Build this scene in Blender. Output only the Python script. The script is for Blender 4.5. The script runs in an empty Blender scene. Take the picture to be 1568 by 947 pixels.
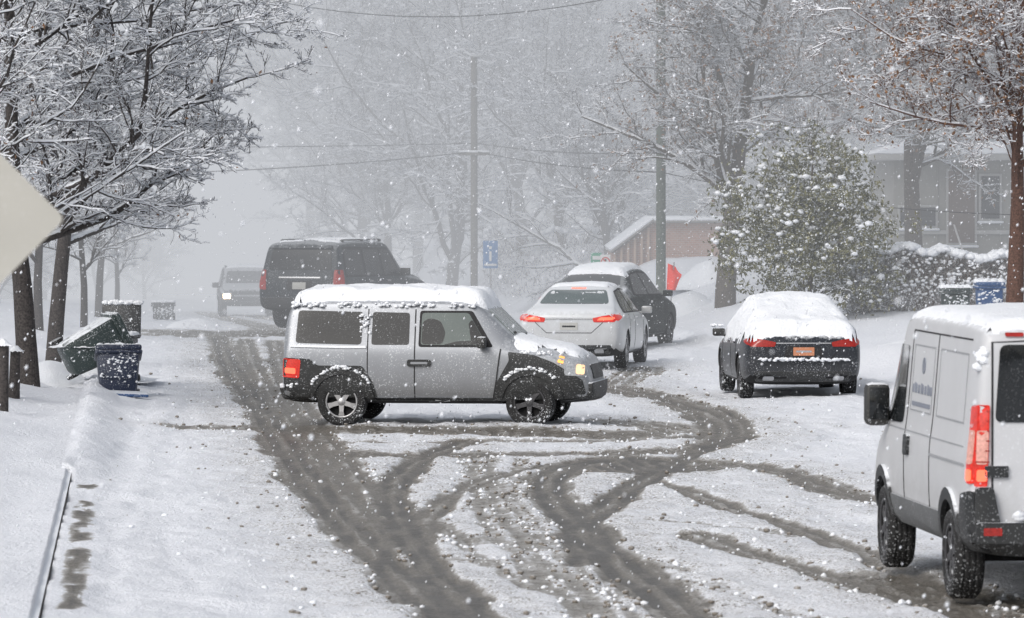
import bpy, bmesh, math, random
import numpy as np
from mathutils import Vector, Matrix
from mathutils.bvhtree import BVHTree

scene = bpy.context.scene
COL = scene.collection
scene.view_settings.view_transform = 'Standard'
scene.view_settings.look = 'None'
scene.view_settings.exposure = 0
CAMH = 3.2
F = 8000.0

# ------------------------------------------------------------------ survey helpers (metres)
def GX(px, Y): return (px - 784.0) / F * Y
def GZ(py, Y): return CAMH - (py - 290.0) * Y / F
def G(px, py):
    Y = F * CAMH / (py - 290.0)
    return (GX(px, Y), Y)

# ------------------------------------------------------------------ numpy noise
_r = np.random.RandomState(7)
_lat = _r.rand(256, 256)
def vnoise(x, y):
    xi = np.floor(x).astype(int); yi = np.floor(y).astype(int)
    fx = x - xi; fy = y - yi
    fx = fx * fx * (3 - 2 * fx); fy = fy * fy * (3 - 2 * fy)
    a = _lat[xi % 256, yi % 256]; b = _lat[(xi + 1) % 256, yi % 256]
    c = _lat[xi % 256, (yi + 1) % 256]; d = _lat[(xi + 1) % 256, (yi + 1) % 256]
    return (a * (1 - fx) + b * fx) * (1 - fy) + (c * (1 - fx) + d * fx) * fy
def fbm(x, y, o=4):
    s = 0; a = .5; t = 0
    for i in range(o):
        s = s + a * vnoise(x * 2 ** i + 17.3 * i, y * 2 ** i + 5.1 * i); t += a; a *= .5
    return s / t
def sstep(x, a, b):
    t = np.clip((x - a) / (b - a), 0, 1)
    return t * t * (3 - 2 * t)

# ------------------------------------------------------------------ materials
def new_mat(name):
    m = bpy.data.materials.new(name); m.use_nodes = True
    nt = m.node_tree; b = nt.nodes['Principled BSDF']
    return m, nt, b
def N(nt, t, **k):
    n = nt.nodes.new(t)
    for a, v in k.items(): setattr(n, a, v)
    return n
def mixc(nt, fac, a, b):
    n = N(nt, 'ShaderNodeMix', data_type='RGBA')
    for s, v in ((n.inputs[0], fac), (n.inputs[6], a), (n.inputs[7], b)):
        if hasattr(v, 'links'): nt.links.new(v, s)
        elif isinstance(v, (tuple, list)): s.default_value = (*v[:3], 1)
        else: s.default_value = v
    return n.outputs[2]
def mrange(nt, v, a, b, c=0, d=1):
    n = N(nt, 'ShaderNodeMapRange')
    nt.links.new(v, n.inputs[0])
    for i, q in ((1, a), (2, b), (3, c), (4, d)):
        if hasattr(q, 'links'): nt.links.new(q, n.inputs[i])
        else: n.inputs[i].default_value = q
    return n.outputs[0]
def math_(nt, op, a, b=None, clamp=False):
    n = N(nt, 'ShaderNodeMath', operation=op); n.use_clamp = clamp
    for i, v in enumerate((a, b)):
        if v is None: continue
        if hasattr(v, 'links'): nt.links.new(v, n.inputs[i])
        else: n.inputs[i].default_value = v
    return n.outputs[0]
def noise(nt, scale, detail=4, rough=.6, coord='Object', vec=None):
    if vec is None:
        tc = N(nt, 'ShaderNodeTexCoord'); vec = tc.outputs[coord]
    n = N(nt, 'ShaderNodeTexNoise')
    n.inputs['Scale'].default_value = scale
    n.inputs['Detail'].default_value = detail
    n.inputs['Roughness'].default_value = rough
    nt.links.new(vec, n.inputs['Vector'])
    return n.outputs['Fac']
SNOW = (.84, .87, .91)

def paint(name, col, rough=.35, metal=0.0, dust=.25, top=.8, var=.15, spec=.5, coat=0., grime=0.0, patch=.0):
    """surface with fine snow speckle, snow settling on upward faces, and road grime"""
    m, nt, b = new_mat(name)
    n1 = noise(nt, 2.3, 2, .65)
    n2 = noise(nt, 55, 1, .5)
    n3 = noise(nt, 9, 3, .7)
    base = mixc(nt, n1, tuple(c * (1 - var) for c in col), tuple(min(1, c * (1 + var)) for c in col))
    if grime > 0:
        tc = N(nt, 'ShaderNodeTexCoord'); sp = N(nt, 'ShaderNodeSeparateXYZ')
        nt.links.new(tc.outputs['Object'], sp.inputs[0])
        g = mrange(nt, math_(nt, 'ADD', sp.outputs[2], math_(nt, 'MULTIPLY', n3, .5)), .35, 1.15, grime, 0)
        base = mixc(nt, g, base, (.18, .17, .155))
    geo = N(nt, 'ShaderNodeNewGeometry'); sx = N(nt, 'ShaderNodeSeparateXYZ')
    nt.links.new(geo.outputs['Normal'], sx.inputs[0])
    up = mrange(nt, math_(nt, 'ADD', sx.outputs[2], math_(nt, 'MULTIPLY', math_(nt, 'SUBTRACT', n3, .5), 1.1)), .5, .85, 0, top)
    sp2 = math_(nt, 'MULTIPLY', mrange(nt, n2, .60, .70, 0, 1), mrange(nt, n1, .4, .65, dust * .15, dust * 1.5))
    f = math_(nt, 'MAXIMUM', up, sp2, True)
    if patch > 0: f = math_(nt, 'MAXIMUM', f, mrange(nt, n3, .66 - patch * .2, .70 - patch * .2, 0, 1), True)
    out = mixc(nt, f, base, SNOW)
    nt.links.new(out, b.inputs['Base Color'])
    b.inputs['Metallic'].default_value = metal
    b.inputs['Specular IOR Level'].default_value = spec
    b.inputs['Coat Weight'].default_value = coat
    b.inputs['Coat Roughness'].default_value = .15
    nt.links.new(mrange(nt, f, 0, 1, rough, .75), b.inputs['Roughness'])
    return m

def emis(name, col, strength, base=None):
    m, nt, b = new_mat(name)
    n = noise(nt, 40, 1)
    c = mixc(nt, mrange(nt, n, .3, .7), tuple(x * .6 for x in (base or col)), (base or col))
    nt.links.new(c, b.inputs['Base Color'])
    b.inputs['Emission Color'].default_value = (*col, 1)
    b.inputs['Emission Strength'].default_value = strength
    b.inputs['Roughness'].default_value = .2
    m.cycles.emission_sampling = 'NONE'
    return m

def snow_mat(name='snow', bump=.6, scale=25):
    m, nt, b = new_mat(name)
    n = noise(nt, scale, 3, .65); n0 = noise(nt, 3, 2)
    c = mixc(nt, n0, (.80, .83, .88), (.88, .90, .93))
    nt.links.new(c, b.inputs['Base Color'])
    b.inputs['Roughness'].default_value = .8
    b.inputs['Specular IOR Level'].default_value = .15
    bp = N(nt, 'ShaderNodeBump'); bp.inputs['Strength'].default_value = bump; bp.inputs['Distance'].default_value = .03
    nt.links.new(n, bp.inputs['Height']); nt.links.new(bp.outputs[0], b.inputs['Normal'])
    return m
M_SNOW = snow_mat()
m, nt, b = new_mat('branch_snow'); b.inputs['Roughness'].default_value = .9
nt.links.new(mixc(nt, noise(nt, 3, 1), (.80, .83, .88), (.88, .90, .94)), b.inputs['Base Color'])
M_BSNOW = m

def bark(name, c0, c1, snowiness=.3):
    m, nt, b = new_mat(name)
    n = noise(nt, 6, 3, .7); nf = noise(nt, 30, 1)
    base = mixc(nt, mrange(nt, nf, .3, .7), c0, c1)
    geo = N(nt, 'ShaderNodeNewGeometry'); sx = N(nt, 'ShaderNodeSeparateXYZ')
    nt.links.new(geo.outputs['Normal'], sx.inputs[0])
    v = math_(nt, 'ADD', sx.outputs[2], math_(nt, 'MULTIPLY', math_(nt, 'SUBTRACT', n, .5), 1.6))
    f = mrange(nt, v, .62 - snowiness, .75 - snowiness)
    nt.links.new(mixc(nt, f, base, SNOW), b.inputs['Base Color'])
    b.inputs['Roughness'].default_value = .9
    return m
M_BARK = bark('bark_dark', (.028, .025, .025), (.075, .066, .062), .2)
M_BARK2 = bark('bark_grey', (.05, .042, .036), (.11, .092, .075), .25)
M_BARK3 = bark('bark_red', (.06, .032, .024), (.14, .075, .055), .15)
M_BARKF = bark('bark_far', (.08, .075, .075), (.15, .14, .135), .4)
M_TWIG = bark('twig_brown', (.08, .055, .045), (.2, .15, .12), .1)

# ------------------------------------------------------------------ mesh helpers
def link(o, parent=None):
    COL.objects.link(o)
    if parent is not None: o.parent = parent
    return o
def empty(name, loc=(0, 0, 0), rz=0, scale=1):
    e = bpy.data.objects.new(name, None)
    e.location = loc; e.rotation_euler = (0, 0, rz)
    e.scale = scale if isinstance(scale, tuple) else (scale,) * 3
    e.empty_display_size = .2
    COL.objects.link(e); return e
def mesh_np(name, verts, facelist, mats, matidx=None, smooth=True):
    me = bpy.data.meshes.new(name)
    verts = np.asarray(verts, dtype=np.float32)
    me.vertices.add(len(verts)); me.vertices.foreach_set('co', verts.ravel())
    loops = np.concatenate([f.ravel() for f in facelist]).astype(np.int32)
    tot = np.concatenate([np.full(len(f), f.shape[1]) for f in facelist])
    start = np.concatenate([[0], np.cumsum(tot)[:-1]]).astype(np.int32)
    me.loops.add(len(loops)); me.loops.foreach_set('vertex_index', loops)
    me.polygons.add(len(tot)); me.polygons.foreach_set('loop_start', start)
    for m in mats: me.materials.append(m)
    if matidx is not None: me.polygons.foreach_set('material_index', np.asarray(matidx, dtype=np.int32))
    me.update(calc_edges=True)
    me.polygons.foreach_set('use_smooth', np.full(len(tot), smooth, dtype=bool))
    me.validate()
    return me
def pyobj(name, verts, faces, mat, parent=None, smooth=False):
    me = bpy.data.meshes.new(name); me.from_pydata([tuple(v) for v in verts], [], [tuple(f) for f in faces])
    me.materials.append(mat)
    if smooth:
        for p in me.polygons: p.use_smooth = True
    me.update()
    return link(bpy.data.objects.new(name, me), parent)
def sharp(me, ang=35):
    bm = bmesh.new(); bm.from_mesh(me)
    for f in bm.faces: f.smooth = True
    for e in bm.edges:
        if len(e.link_faces) == 2 and e.calc_face_angle(0) > math.radians(ang): e.smooth = False
    bm.to_mesh(me); bm.free()
def box(name, size, loc, mat, parent=None, bev=.01, rot=(0, 0, 0), taper=1.0):
    bm = bmesh.new(); bmesh.ops.create_cube(bm, size=1)
    for v in bm.verts:
        k = taper if v.co.z < 0 else 1
        v.co = Vector((v.co.x * size[0] * k, v.co.y * size[1] * k, v.co.z * size[2]))
    if bev > 0: bmesh.ops.bevel(bm, geom=bm.edges[:], offset=bev, segments=2, affect='EDGES', profile=.5)
    me = bpy.data.meshes.new(name); bm.to_mesh(me); bm.free(); me.materials.append(mat)
    sharp(me, 40)
    o = bpy.data.objects.new(name, me); o.location = loc; o.rotation_euler = rot
    return link(o, parent)
def tubes(segs, k):
    P0, P1, R0, R1 = segs
    d = P1 - P0; L = np.linalg.norm(d, axis=1, keepdims=True); d = d / np.maximum(L, 1e-6)
    ref = np.where(np.abs(d[:, 2:3]) > .9, np.array([[1., 0, 0]]), np.array([[0, 0, 1.]]))
    a = np.cross(d, ref); a /= np.linalg.norm(a, axis=1, keepdims=True)
    b = np.cross(a, d)
    n = len(P0); V = np.zeros((n, 2 * k, 3))
    for i in range(k):
        t = 2 * math.pi * i / k + math.pi / 2
        o = a * math.cos(t) + b * math.sin(t)
        V[:, i] = P0 - d * R0[:, None] * .3 + o * R0[:, None]
        V[:, k + i] = P1 + d * R1[:, None] * .3 + o * R1[:, None]
    idx = np.arange(n)[:, None] * 2 * k
    Fs = []
    for i in range(k):
        j = (i + 1) % k
        Fs.append(np.concatenate([idx + i, idx + j, idx + k + j, idx + k + i], axis=1))
    return V.reshape(-1, 3), np.concatenate(Fs)
def pole(name, p0, p1, r0, r1, mat, parent=None, k=12):
    V, Fc = tubes((np.array([p0], float), np.array([p1], float), np.array([r0]), np.array([r1])), k)
    me = mesh_np(name, V, [Fc], [mat])
    return link(bpy.data.objects.new(name, me), parent)
_ico = None
def blobs(C, R, flat=.6, seed=1):
    global _ico
    if _ico is None:
        bm = bmesh.new(); bmesh.ops.create_icosphere(bm, subdivisions=1, radius=1)
        _ico = (np.array([v.co[:] for v in bm.verts]), np.array([[v.index for v in f.verts] for f in bm.faces])); bm.free()
    rs = np.random.RandomState(seed)
    v, f = _ico; n = len(C)
    jit = 1 + .25 * (rs.rand(n, len(v), 1) - .5) * 2
    V = C[:, None, :] + v[None] * jit * R[:, None, None] * np.array([1, 1, flat])
    Fc = f[None] + (np.arange(n) * len(v))[:, None, None]
    return V.reshape(-1, 3), Fc.reshape(-1, 3)

# ------------------------------------------------------------------ terrain
def cY(Y): return -0.072 * (np.minimum(Y, 260) - 39)
KL, KR = -3.5, 8.9
def terr(u, Y):
    d = np.maximum(Y - 112, 0); drop = .02 * d * d / (d + 12)
    s = sstep(u, 9.3, 12.5)
    rise = .2 + .012 * np.clip(Y - 95, 0, 60)
    z = -drop * (1 - s) + s * rise
    return z
def ground_z(X, Y):
    u = X - cY(Y); z = float(terr(np.array([u]), np.array([Y]))[0])
    if u < KL - .1: z += .15
    elif u > KR + .1: z += .12
    return z

TR = [  # tyre tracks surveyed on the road, plus van shade: path, half width (m), strength
 ([(335,515),(352,560),(385,605),(425,660),(470,730),(530,800),(600,870),(690,947),(770,1010)], .30, 1.15),
 ([(375,520),(392,570),(425,620),(470,690),(520,750),(570,800)], .24, .85),
 ([(420,520),(432,570),(452,610),(520,700),(560,750),(620,830)], .26, .85),
 ([(720,672),(640,700),(596,740),(612,800),(670,880),(740,947),(800,1000)], .2, 1.2),
 ([(1000,690),(860,705),(740,730),(660,775),(640,830),(690,900),(760,960)], .16, .9),
 ([(1000,700),(900,700),(835,725),(850,770),(905,820),(990,890),(1070,947),(1120,990)], .26, 1.25),
 ([(1140,665),(1060,690),(985,735),(920,775),(885,812),(900,860)], .22, 1.2),
 ([(740,690),(735,760),(780,830),(850,890),(920,947),(970,990)], .22, .52),
 ([(700,690),(800,780),(870,860),(960,947)], .12, .5),
 ([(800,700),(770,760),(820,850),(900,947)], .10, .55),
 ([(925,590),(1010,605),(1090,630),(1125,662),(1060,690)], .38, 1.05),
 ([(415,653),(600,657),(760,659),(900,663)], 1.2, .95),
 ([(450,672),(600,677),(760,674),(960,672),(1090,668)], .35, .8),
 ([(470,690),(600,696),(760,694),(960,690),(1080,684)], .6, .98),
 ([(960,700),(1010,722),(1060,712)], .7, 1.25),
 ([(930,640),(1010,650),(1060,660),(960,668)], .4, .75),
 ([(1040,700),(1160,712),(1250,740),(1345,765),(1500,800)], .32, .95),
 ([(1000,735),(1120,775),(1240,812),(1340,850),(1400,880),(1500,910)], .17, .95),
 ([(940,793),(1060,802),(1200,812),(1320,835)], .11, .6),
 ([(1060,815),(1170,850),(1260,875),(1400,915),(1540,960)], .2, .9),
 ([(640,800),(760,838),(900,825)], .15, .5),
 ([(680,750),(660,800),(760,870),(900,930)], .1, .6),
 ([(660,850),(800,868),(980,850),(1060,870)], .1, .45),
 ([(980,870),(1100,900),(1250,947)], .1, .42),
 ([(1350,880),(1450,912),(1568,935)], .6, .85),  # dark slush under the van, with its underside shadow painted in
 ([(930,600),(965,575),(985,560)], .4, .6),
 ([(1000,600),(1130,640),(1300,655)], .12, .3),
 ([(335,512),(380,503),(440,500)], 2.2, .9),
]
TRW = [([(-5.5,122),(-7,140),(-9,165),(-11,190),(-13,220)], .5, .8), ([(-4,122),(-5.5,140),(-7.8,165),(-9.5,190)], .5, .7),
       ([(.5,95),(-.5,110),(-3,130)], .4, .6)]
def smooth_poly(pts):
    P = np.array(pts, float)
    for _ in range(2):
        Q = [P[0]]
        for a, b in zip(P[:-1], P[1:]): Q += [a * .75 + b * .25, a * .25 + b * .75]
        Q.append(P[-1]); P = np.array(Q)
    return P
def pdist(x, y, P):
    best = np.full(x.shape, 1e9)
    for a, b in zip(P[:-1], P[1:]):
        ab = b - a; t = np.clip(((x - a[0]) * ab[0] + (y - a[1]) * ab[1]) / (ab @ ab + 1e-9), 0, 1)
        best = np.minimum(best, np.hypot(x - a[0] - t * ab[0], y - a[1] - t * ab[1]))
    return best
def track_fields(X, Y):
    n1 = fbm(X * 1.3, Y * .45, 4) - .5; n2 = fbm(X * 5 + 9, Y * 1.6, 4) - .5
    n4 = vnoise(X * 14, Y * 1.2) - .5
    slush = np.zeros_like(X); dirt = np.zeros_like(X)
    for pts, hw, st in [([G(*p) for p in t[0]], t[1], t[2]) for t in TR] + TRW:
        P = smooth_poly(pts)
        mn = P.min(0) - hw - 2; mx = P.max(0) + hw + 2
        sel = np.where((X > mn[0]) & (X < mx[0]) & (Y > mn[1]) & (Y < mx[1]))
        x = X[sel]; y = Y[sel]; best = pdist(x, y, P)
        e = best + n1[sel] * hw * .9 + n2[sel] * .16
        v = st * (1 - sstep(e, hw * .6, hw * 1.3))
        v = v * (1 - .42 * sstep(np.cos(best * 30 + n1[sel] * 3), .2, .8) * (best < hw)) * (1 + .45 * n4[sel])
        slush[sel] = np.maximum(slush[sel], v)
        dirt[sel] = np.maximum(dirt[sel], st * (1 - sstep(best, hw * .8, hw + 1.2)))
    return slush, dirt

def grid_mesh(name, us, Ys, zfun, mat):
    U, Y = np.meshgrid(us, Ys, indexing='xy')
    X = U + cY(Y); Z = zfun(U, X, Y)
    V = np.stack([X, Y, Z], -1).reshape(-1, 3)
    nx, ny = len(us), len(Ys)
    i = (np.arange(ny - 1)[:, None] * nx + np.arange(nx - 1)[None]).ravel()
    Fc = np.stack([i, i + 1, i + nx + 1, i + nx], -1)
    me = mesh_np(name, V, [Fc], [mat])
    o = link(bpy.data.objects.new(name, me))
    return o, X.ravel(), Y.ravel(), Z.ravel()

def ground_material():
    m, nt, b = new_mat('snow_and_slush')
    at = N(nt, 'ShaderNodeAttribute'); at.attribute_name = 'slush'
    ad = N(nt, 'ShaderNodeAttribute'); ad.attribute_name = 'dirt'
    nA = noise(nt, 1.4, 4, .7); nB = noise(nt, 9, 4, .75); nC = noise(nt, 34, 2, .6)
    snowc = mixc(nt, nB, (.74, .77, .83), (.87, .89, .93))
    s = math_(nt, 'ADD', at.outputs['Fac'], math_(nt, 'MULTIPLY', math_(nt, 'SUBTRACT', nB, .5), 1.0))
    s = math_(nt, 'ADD', s, math_(nt, 'MULTIPLY', math_(nt, 'SUBTRACT', nA, .5), .6))
    f = mrange(nt, s, .24, .42)
    pale = mixc(nt, mrange(nt, nC, .4, .65), (.30, .285, .26), (.56, .555, .55))
    mid = mixc(nt, mrange(nt, nC, .42, .62), (.115, .104, .088), (.24, .222, .195))
    slc = mixc(nt, mrange(nt, s, .36, .72), pale, mid)
    slc = mixc(nt, mrange(nt, s, .92, 1.3, 0, .8), slc, (.062, .058, .053))
    cr = math_(nt, 'MULTIPLY', mrange(nt, nC, .54, .59), math_(nt, 'MULTIPLY', mrange(nt, nA, .38, .55), ad.outputs['Fac']))
    gr = math_(nt, 'MULTIPLY', ad.outputs['Fac'], mrange(nt, nB, .35, .75, 0, .5))
    c = mixc(nt, gr, snowc, (.54, .53, .51))
    c = mixc(nt, cr, c, (.2, .18, .155))
    # sparse crumbs of frozen dirt thrown over the clean snow
    c = mixc(nt, mrange(nt, nC, .70, .73, 0, .5), c, (.35, .33, .3))
    c = mixc(nt, f, c, slc)
    nt.links.new(c, b.inputs['Base Color'])
    nt.links.new(mrange(nt, f, 0, 1, .85, .4), b.inputs['Roughness'])
    b.inputs['Specular IOR Level'].default_value = .3
    bp = N(nt, 'ShaderNodeBump'); bp.inputs['Strength'].default_value = .9; bp.inputs['Distance'].default_value = .05
    h = math_(nt, 'ADD', math_(nt, 'MULTIPLY', nB, 1.0), math_(nt, 'MULTIPLY', nC, .35))
    nt.links.new(h, bp.inputs['Height']); nt.links.new(bp.outputs[0], b.inputs['Normal'])
    return m
M_GROUND = ground_material()
RUTS = [([(300,600),(262,680),(238,760),(250,850),(330,947),(400,1000)], .14), ([(250,560),(225,620),(190,700),(175,800),(170,947)], .12),
        ([(1130,700),(1250,690),(1330,640),(1320,600)], .16),
        ([(1000,560),(1080,600),(1200,640),(1340,680)], .15), ([(640,870),(800,930),(900,980)], .12), ([(1100,760),(1240,770),(1345,810)], .12)]
def road_z(U, X, Y):
    z = terr(U, Y)
    n = fbm(X * .9, Y * .5, 4) - .5
    s, d = track_fields(X, Y)
    road_z.s, road_z.d = s, d
    lane = .07 * (1 - sstep(U, -3.4, -1.4)) + .07 * sstep(U, 6.5, 8.8)
    far = sstep(Y, 55, 60)
    el = (1 - sstep(U, KL + .02, KL + .6)) * (.03 * (1 - far) * (.6 + .9 * (fbm(X * 2, Y * .7, 3) - .2)) + .17 * far) + sstep(U, KR - .5, KR - .02) * .13
    rut = 0
    for pts, hw in RUTS:
        q = pdist(X, Y, smooth_poly([G(*p) for p in pts])) + .5 * n
        rut = rut - .018 * (1 - sstep(q, hw * .4, hw * 1.5))
    soft = 1 - np.clip(s * 1.5, 0, 1)
    zz = z + .07 * n + lane + el + rut - .05 * np.clip(s, 0, 1) + .038 * (fbm(X * 3.5, Y * 1.8, 4) - .5) * (1 + 1.3 * soft)
    edge = U < KL - .01
    return np.where(edge, np.where(Y > 57, z + .21 + .03 * n, z - .12), zz)
usr = np.concatenate([[KL - .12, KL - .06], np.arange(KL, KR + .01, .05)])
Ysr = np.concatenate([np.arange(12, 37, .5), np.arange(37, 126, .12), np.arange(126, 200, .5), np.arange(200, 420, 5)])
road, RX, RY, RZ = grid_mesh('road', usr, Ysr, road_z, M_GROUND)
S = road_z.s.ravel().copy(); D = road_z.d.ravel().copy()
gutd = pdist(RX, RY, np.array([G(*p) for p in [(136,740),(127,800),(120,860),(106,950)]]))
gn = fbm(RX * 3, RY * .9, 4)
S = np.maximum(S, (1 - sstep(gutd + .3 * (gn - .5), .03, .17)) * (sstep(gn, .36, .62) * 1.3))
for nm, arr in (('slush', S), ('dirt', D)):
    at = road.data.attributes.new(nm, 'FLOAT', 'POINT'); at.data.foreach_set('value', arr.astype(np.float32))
# clods of slush and snow thrown up along the ruts
rs = np.random.RandomState(55)
pr = np.where((RY > 37) & (RY < 100), np.exp(-((S - .3) / .16) ** 2) * (D > .05) * (38.0 / RY), 0) + np.where((RY > 37) & (RY < 90), .006, 0)
I = rs.choice(len(RX), 3600, p=pr / pr.sum()); Rr = .008 + .026 * rs.rand(len(I)) ** 2.5
P = np.stack([RX[I] + rs.uniform(-.05, .05, len(I)), RY[I] + rs.uniform(-.08, .08, len(I)), RZ[I] + Rr * .3], 1)
half = rs.rand(len(I)) < .55
M_CLOD = paint('slush_clod', (.2, .18, .155), .7, dust=.3, top=.3, var=.3)
for nm, sel, mt in (('slush_clods', half, M_CLOD), ('snow_clods', ~half, M_SNOW)):
    v, f = blobs(P[sel], Rr[sel], .7, 5); link(bpy.data.objects.new(nm, mesh_np(nm, v, [f], [mt])))

def land_z(U, X, Y):
    z = terr(U, Y)
    inside = (U > KL - .06) & (U < KR + .06)
    bank = .15 + .2 * (1 - sstep(U, KL - 1.8, KL - .3)) + .26 * (fbm(X * .6, Y * .22, 4) - .5) * (1 - .7 * sstep(U, KL - .5, KL - .1)) + .08 * (fbm(X * 2.2, Y * .9, 3) - .5)
    bankR = .12 + .2 * sstep(U, KR + .2, KR + 1.6) + .4 * (fbm(X * .45 + 40, Y * .2, 4) - .45) * sstep(U, KR, KR + .8)
    z = np.where(inside, z - .16, np.where(U < 0, z + bank, z + bankR))
    return z
usg = np.concatenate([np.arange(-600, -60, 40), np.arange(-60, -14, 3), np.arange(-14, KL - .15, .12), [KL - .09, KL - .07, KL - .05, 0, 4, KR + .05, KR + .07],
                      np.arange(KR + .15, 24, .3), np.arange(26, 60, 3), np.arange(60, 640, 40)])
Ysg = np.concatenate([np.arange(-30, 30, 5), np.arange(30, 130, .3), np.arange(130, 220, 1.5), np.arange(220, 420, 8), np.arange(420, 1500, 60)])
land, LX, LY, LZ = grid_mesh('snow_ground', usg, Ysg, land_z, M_GROUND)
for nm in ('slush', 'dirt'):
    at = land.data.attributes.new(nm, 'FLOAT', 'POINT'); at.data.foreach_set('value', np.zeros(len(LX), dtype=np.float32))
M_KERB = paint('kerb_concrete', (.2, .19, .18), .9, dust=.4, top=1)
for u, sg in ((KL, -1), (KR, 1)):
    ys = np.arange(14, 180, 1.0); us = [u + sg * .2, u + sg * .2, u + sg * .015, u + sg * .015]
    V = []; Fc = []
    for i, y in enumerate(ys):
        zz = float(terr(np.array([u]), np.array([y]))[0])
        for uu, z_ in zip(us, (-.1, .11, .11, -.1)): V.append((uu + float(cY(y)), y, zz + z_))
        if i:
            a = (i - 1) * 4; b_ = i * 4
            for k in range(3): Fc.append((a + k, a + k + 1, b_ + k + 1, b_ + k))
    pyobj('kerb', V, Fc, M_KERB)

# ------------------------------------------------------------------ trees
def gen_segs(seed, H, r0, fork, kids, ratio, ang, lift, levels=4, lean=(0, 0), bias=(0, 0), minr=.004, wig=1.0, w0=.03, lr=.52, shrink=.45, n1=8):
    rng = random.Random(seed); out = []
    ns = [9, n1, 6, 4, 3, 3]; wg = [w0, .15, .2, .25, .3, .3]
    def branch(p, d, L, r, lev):
        n = ns[lev]
        acc = rng.random()
        for i in range(n):
            t = (i + 1) / n; t0 = i / n
            w = wg[lev] * wig
            d = Vector((d.x + rng.gauss(0, w), d.y + rng.gauss(0, w), d.z + rng.gauss(0, w) * .8 + lift[lev])).normalized()
            q = p + d * (L / n)
            ra = max(minr, r * (1 - t0 * .78)); rb = max(minr, r * (1 - t * .78))
            out.append((p.x, p.y, p.z, q.x, q.y, q.z, ra, rb, lev))
            if lev < levels and (lev > 0 and t > .2 or lev == 0 and t > fork):
                span = (1 - fork) if lev == 0 else .85
                acc += kids[lev] / (n * span)
                while acc > 1:
                    acc -= 1
                    axis = Vector((rng.gauss(0, 1), rng.gauss(0, 1), rng.gauss(0, 1))).cross(d)
                    if axis.length < .01: continue
                    a = math.radians(rng.uniform(*ang[lev]))
                    cd = (Matrix.Rotation(a, 3, axis.normalized()) @ d)
                    if lev == 0: cd = (cd + Vector((bias[0], bias[1], 0))).normalized()
                    if lev >= 1 and cd.z < -.35: cd.z *= .3; cd.normalize()
                    qq = p.lerp(q, rng.random())
                    branch(qq, cd, L * ratio[lev] * (1 - shrink * t) * rng.uniform(.7, 1.2), rb * (lr if lev == 0 else .66), lev + 1)
            p = q
    branch(Vector((0, 0, -.2)), Vector((lean[0], lean[1], 1)).normalized(), H, r0, 0)
    return np.array(out)
def tree_mesh(name, A, mats, snow=.85, seed=1, snowk=1.0, leaves=0, leafmat=None, thick=1.0):
    rs = np.random.RandomState(seed)
    V = []; Fq = []; MI = []; off = 0
    lev = A[:, 8]
    def add(P0, P1, R0, R1, k, mi):
        nonlocal off
        if len(P0) == 0: return
        v, f = tubes((P0, P1, R0, R1), k)
        V.append(v); Fq.append(f + off); MI.append(np.full(len(f), mi)); off += len(v)
    for sel, k in ((lev == 0, 10), (lev == 1, 6), (lev == 2, 4), (lev >= 3, 3)):
        B = A[sel]
        add(B[:, 0:3], B[:, 3:6], B[:, 6] * thick, B[:, 7] * thick, k, 0)
    d = A[:, 3:6] - A[:, 0:3]; L = np.linalg.norm(d, axis=1); dz = np.abs(d[:, 2]) / L
    sel = (dz < .86) & (rs.rand(len(A)) < snow * np.where(lev >= 3, .8, 1)) & (A[:, 6] < .12)
    B = A[sel]; r0 = B[:, 6]; r1 = B[:, 7]
    up0 = np.zeros((len(B), 3)); up0[:, 2] = r0 * .8 + .005 * snowk
    up1 = np.zeros((len(B), 3)); up1[:, 2] = r1 * .8 + .005 * snowk
    hz = (1.12 - dz[sel]); kk = np.where(B[:, 8] >= 4, .55, 1) * (.7 + .6 * rs.rand(len(B)))
    add(B[:, 0:3] + up0, B[:, 3:6] + up1, (r0 * .74 + .007 * snowk * kk) * hz, (r1 * .74 + .007 * snowk * kk) * hz, 3, 1)
    Fl = [np.concatenate(Fq)]; mi = [np.concatenate(MI)]
    m = list(mats)
    if leaves:
        T = A[(lev >= 2)]; T = T[rs.randint(0, len(T), leaves)]
        dens = vnoise(T[:, 3] * .8 + 50, T[:, 5] * .8 + T[:, 4] * .5 + 50); T = T[dens > .42]; leaves = len(T)
        C = T[:, 3:6] + rs.randn(leaves, 3) * .08
        s = .025 + .035 * rs.rand(leaves, 1)
        a = rs.randn(leaves, 3); a /= np.linalg.norm(a, axis=1, keepdims=True)
        b = np.cross(a, rs.randn(leaves, 3)); b /= np.linalg.norm(b, axis=1, keepdims=True)
        v = np.stack([C - a * s, C + b * s * .55, C + a * s, C - b * s * .55], 1).reshape(-1, 3)
        f = (np.arange(leaves)[:, None] * 4 + np.arange(4)[None]) + off
        V.append(v); Fl.append(f); mi.append(np.full(leaves, 2)); m.append(leafmat)
    return mesh_np(name, np.concatenate(V), Fl, m, np.concatenate(mi))
def leaf_mat(name, c0, c1, sn=.3):
    m, nt, b = new_mat(name)
    n = noise(nt, 4, 1); n2 = noise(nt, 30, 1)
    base = mixc(nt, mrange(nt, n, .35, .65), c0, c1)
    nt.links.new(mixc(nt, mrange(nt, n2, .62 - sn * .2, .68 - sn * .2), base, SNOW), b.inputs['Base Color'])
    b.inputs['Roughness'].default_value = .7
    return m
M_LEAFB = leaf_mat('dry_leaves', (.13, .065, .032), (.26, .14, .07), .1)
M_LEAFG = leaf_mat('evergreen_leaves', (.05, .055, .022), (.18, .17, .075), .1)

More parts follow.
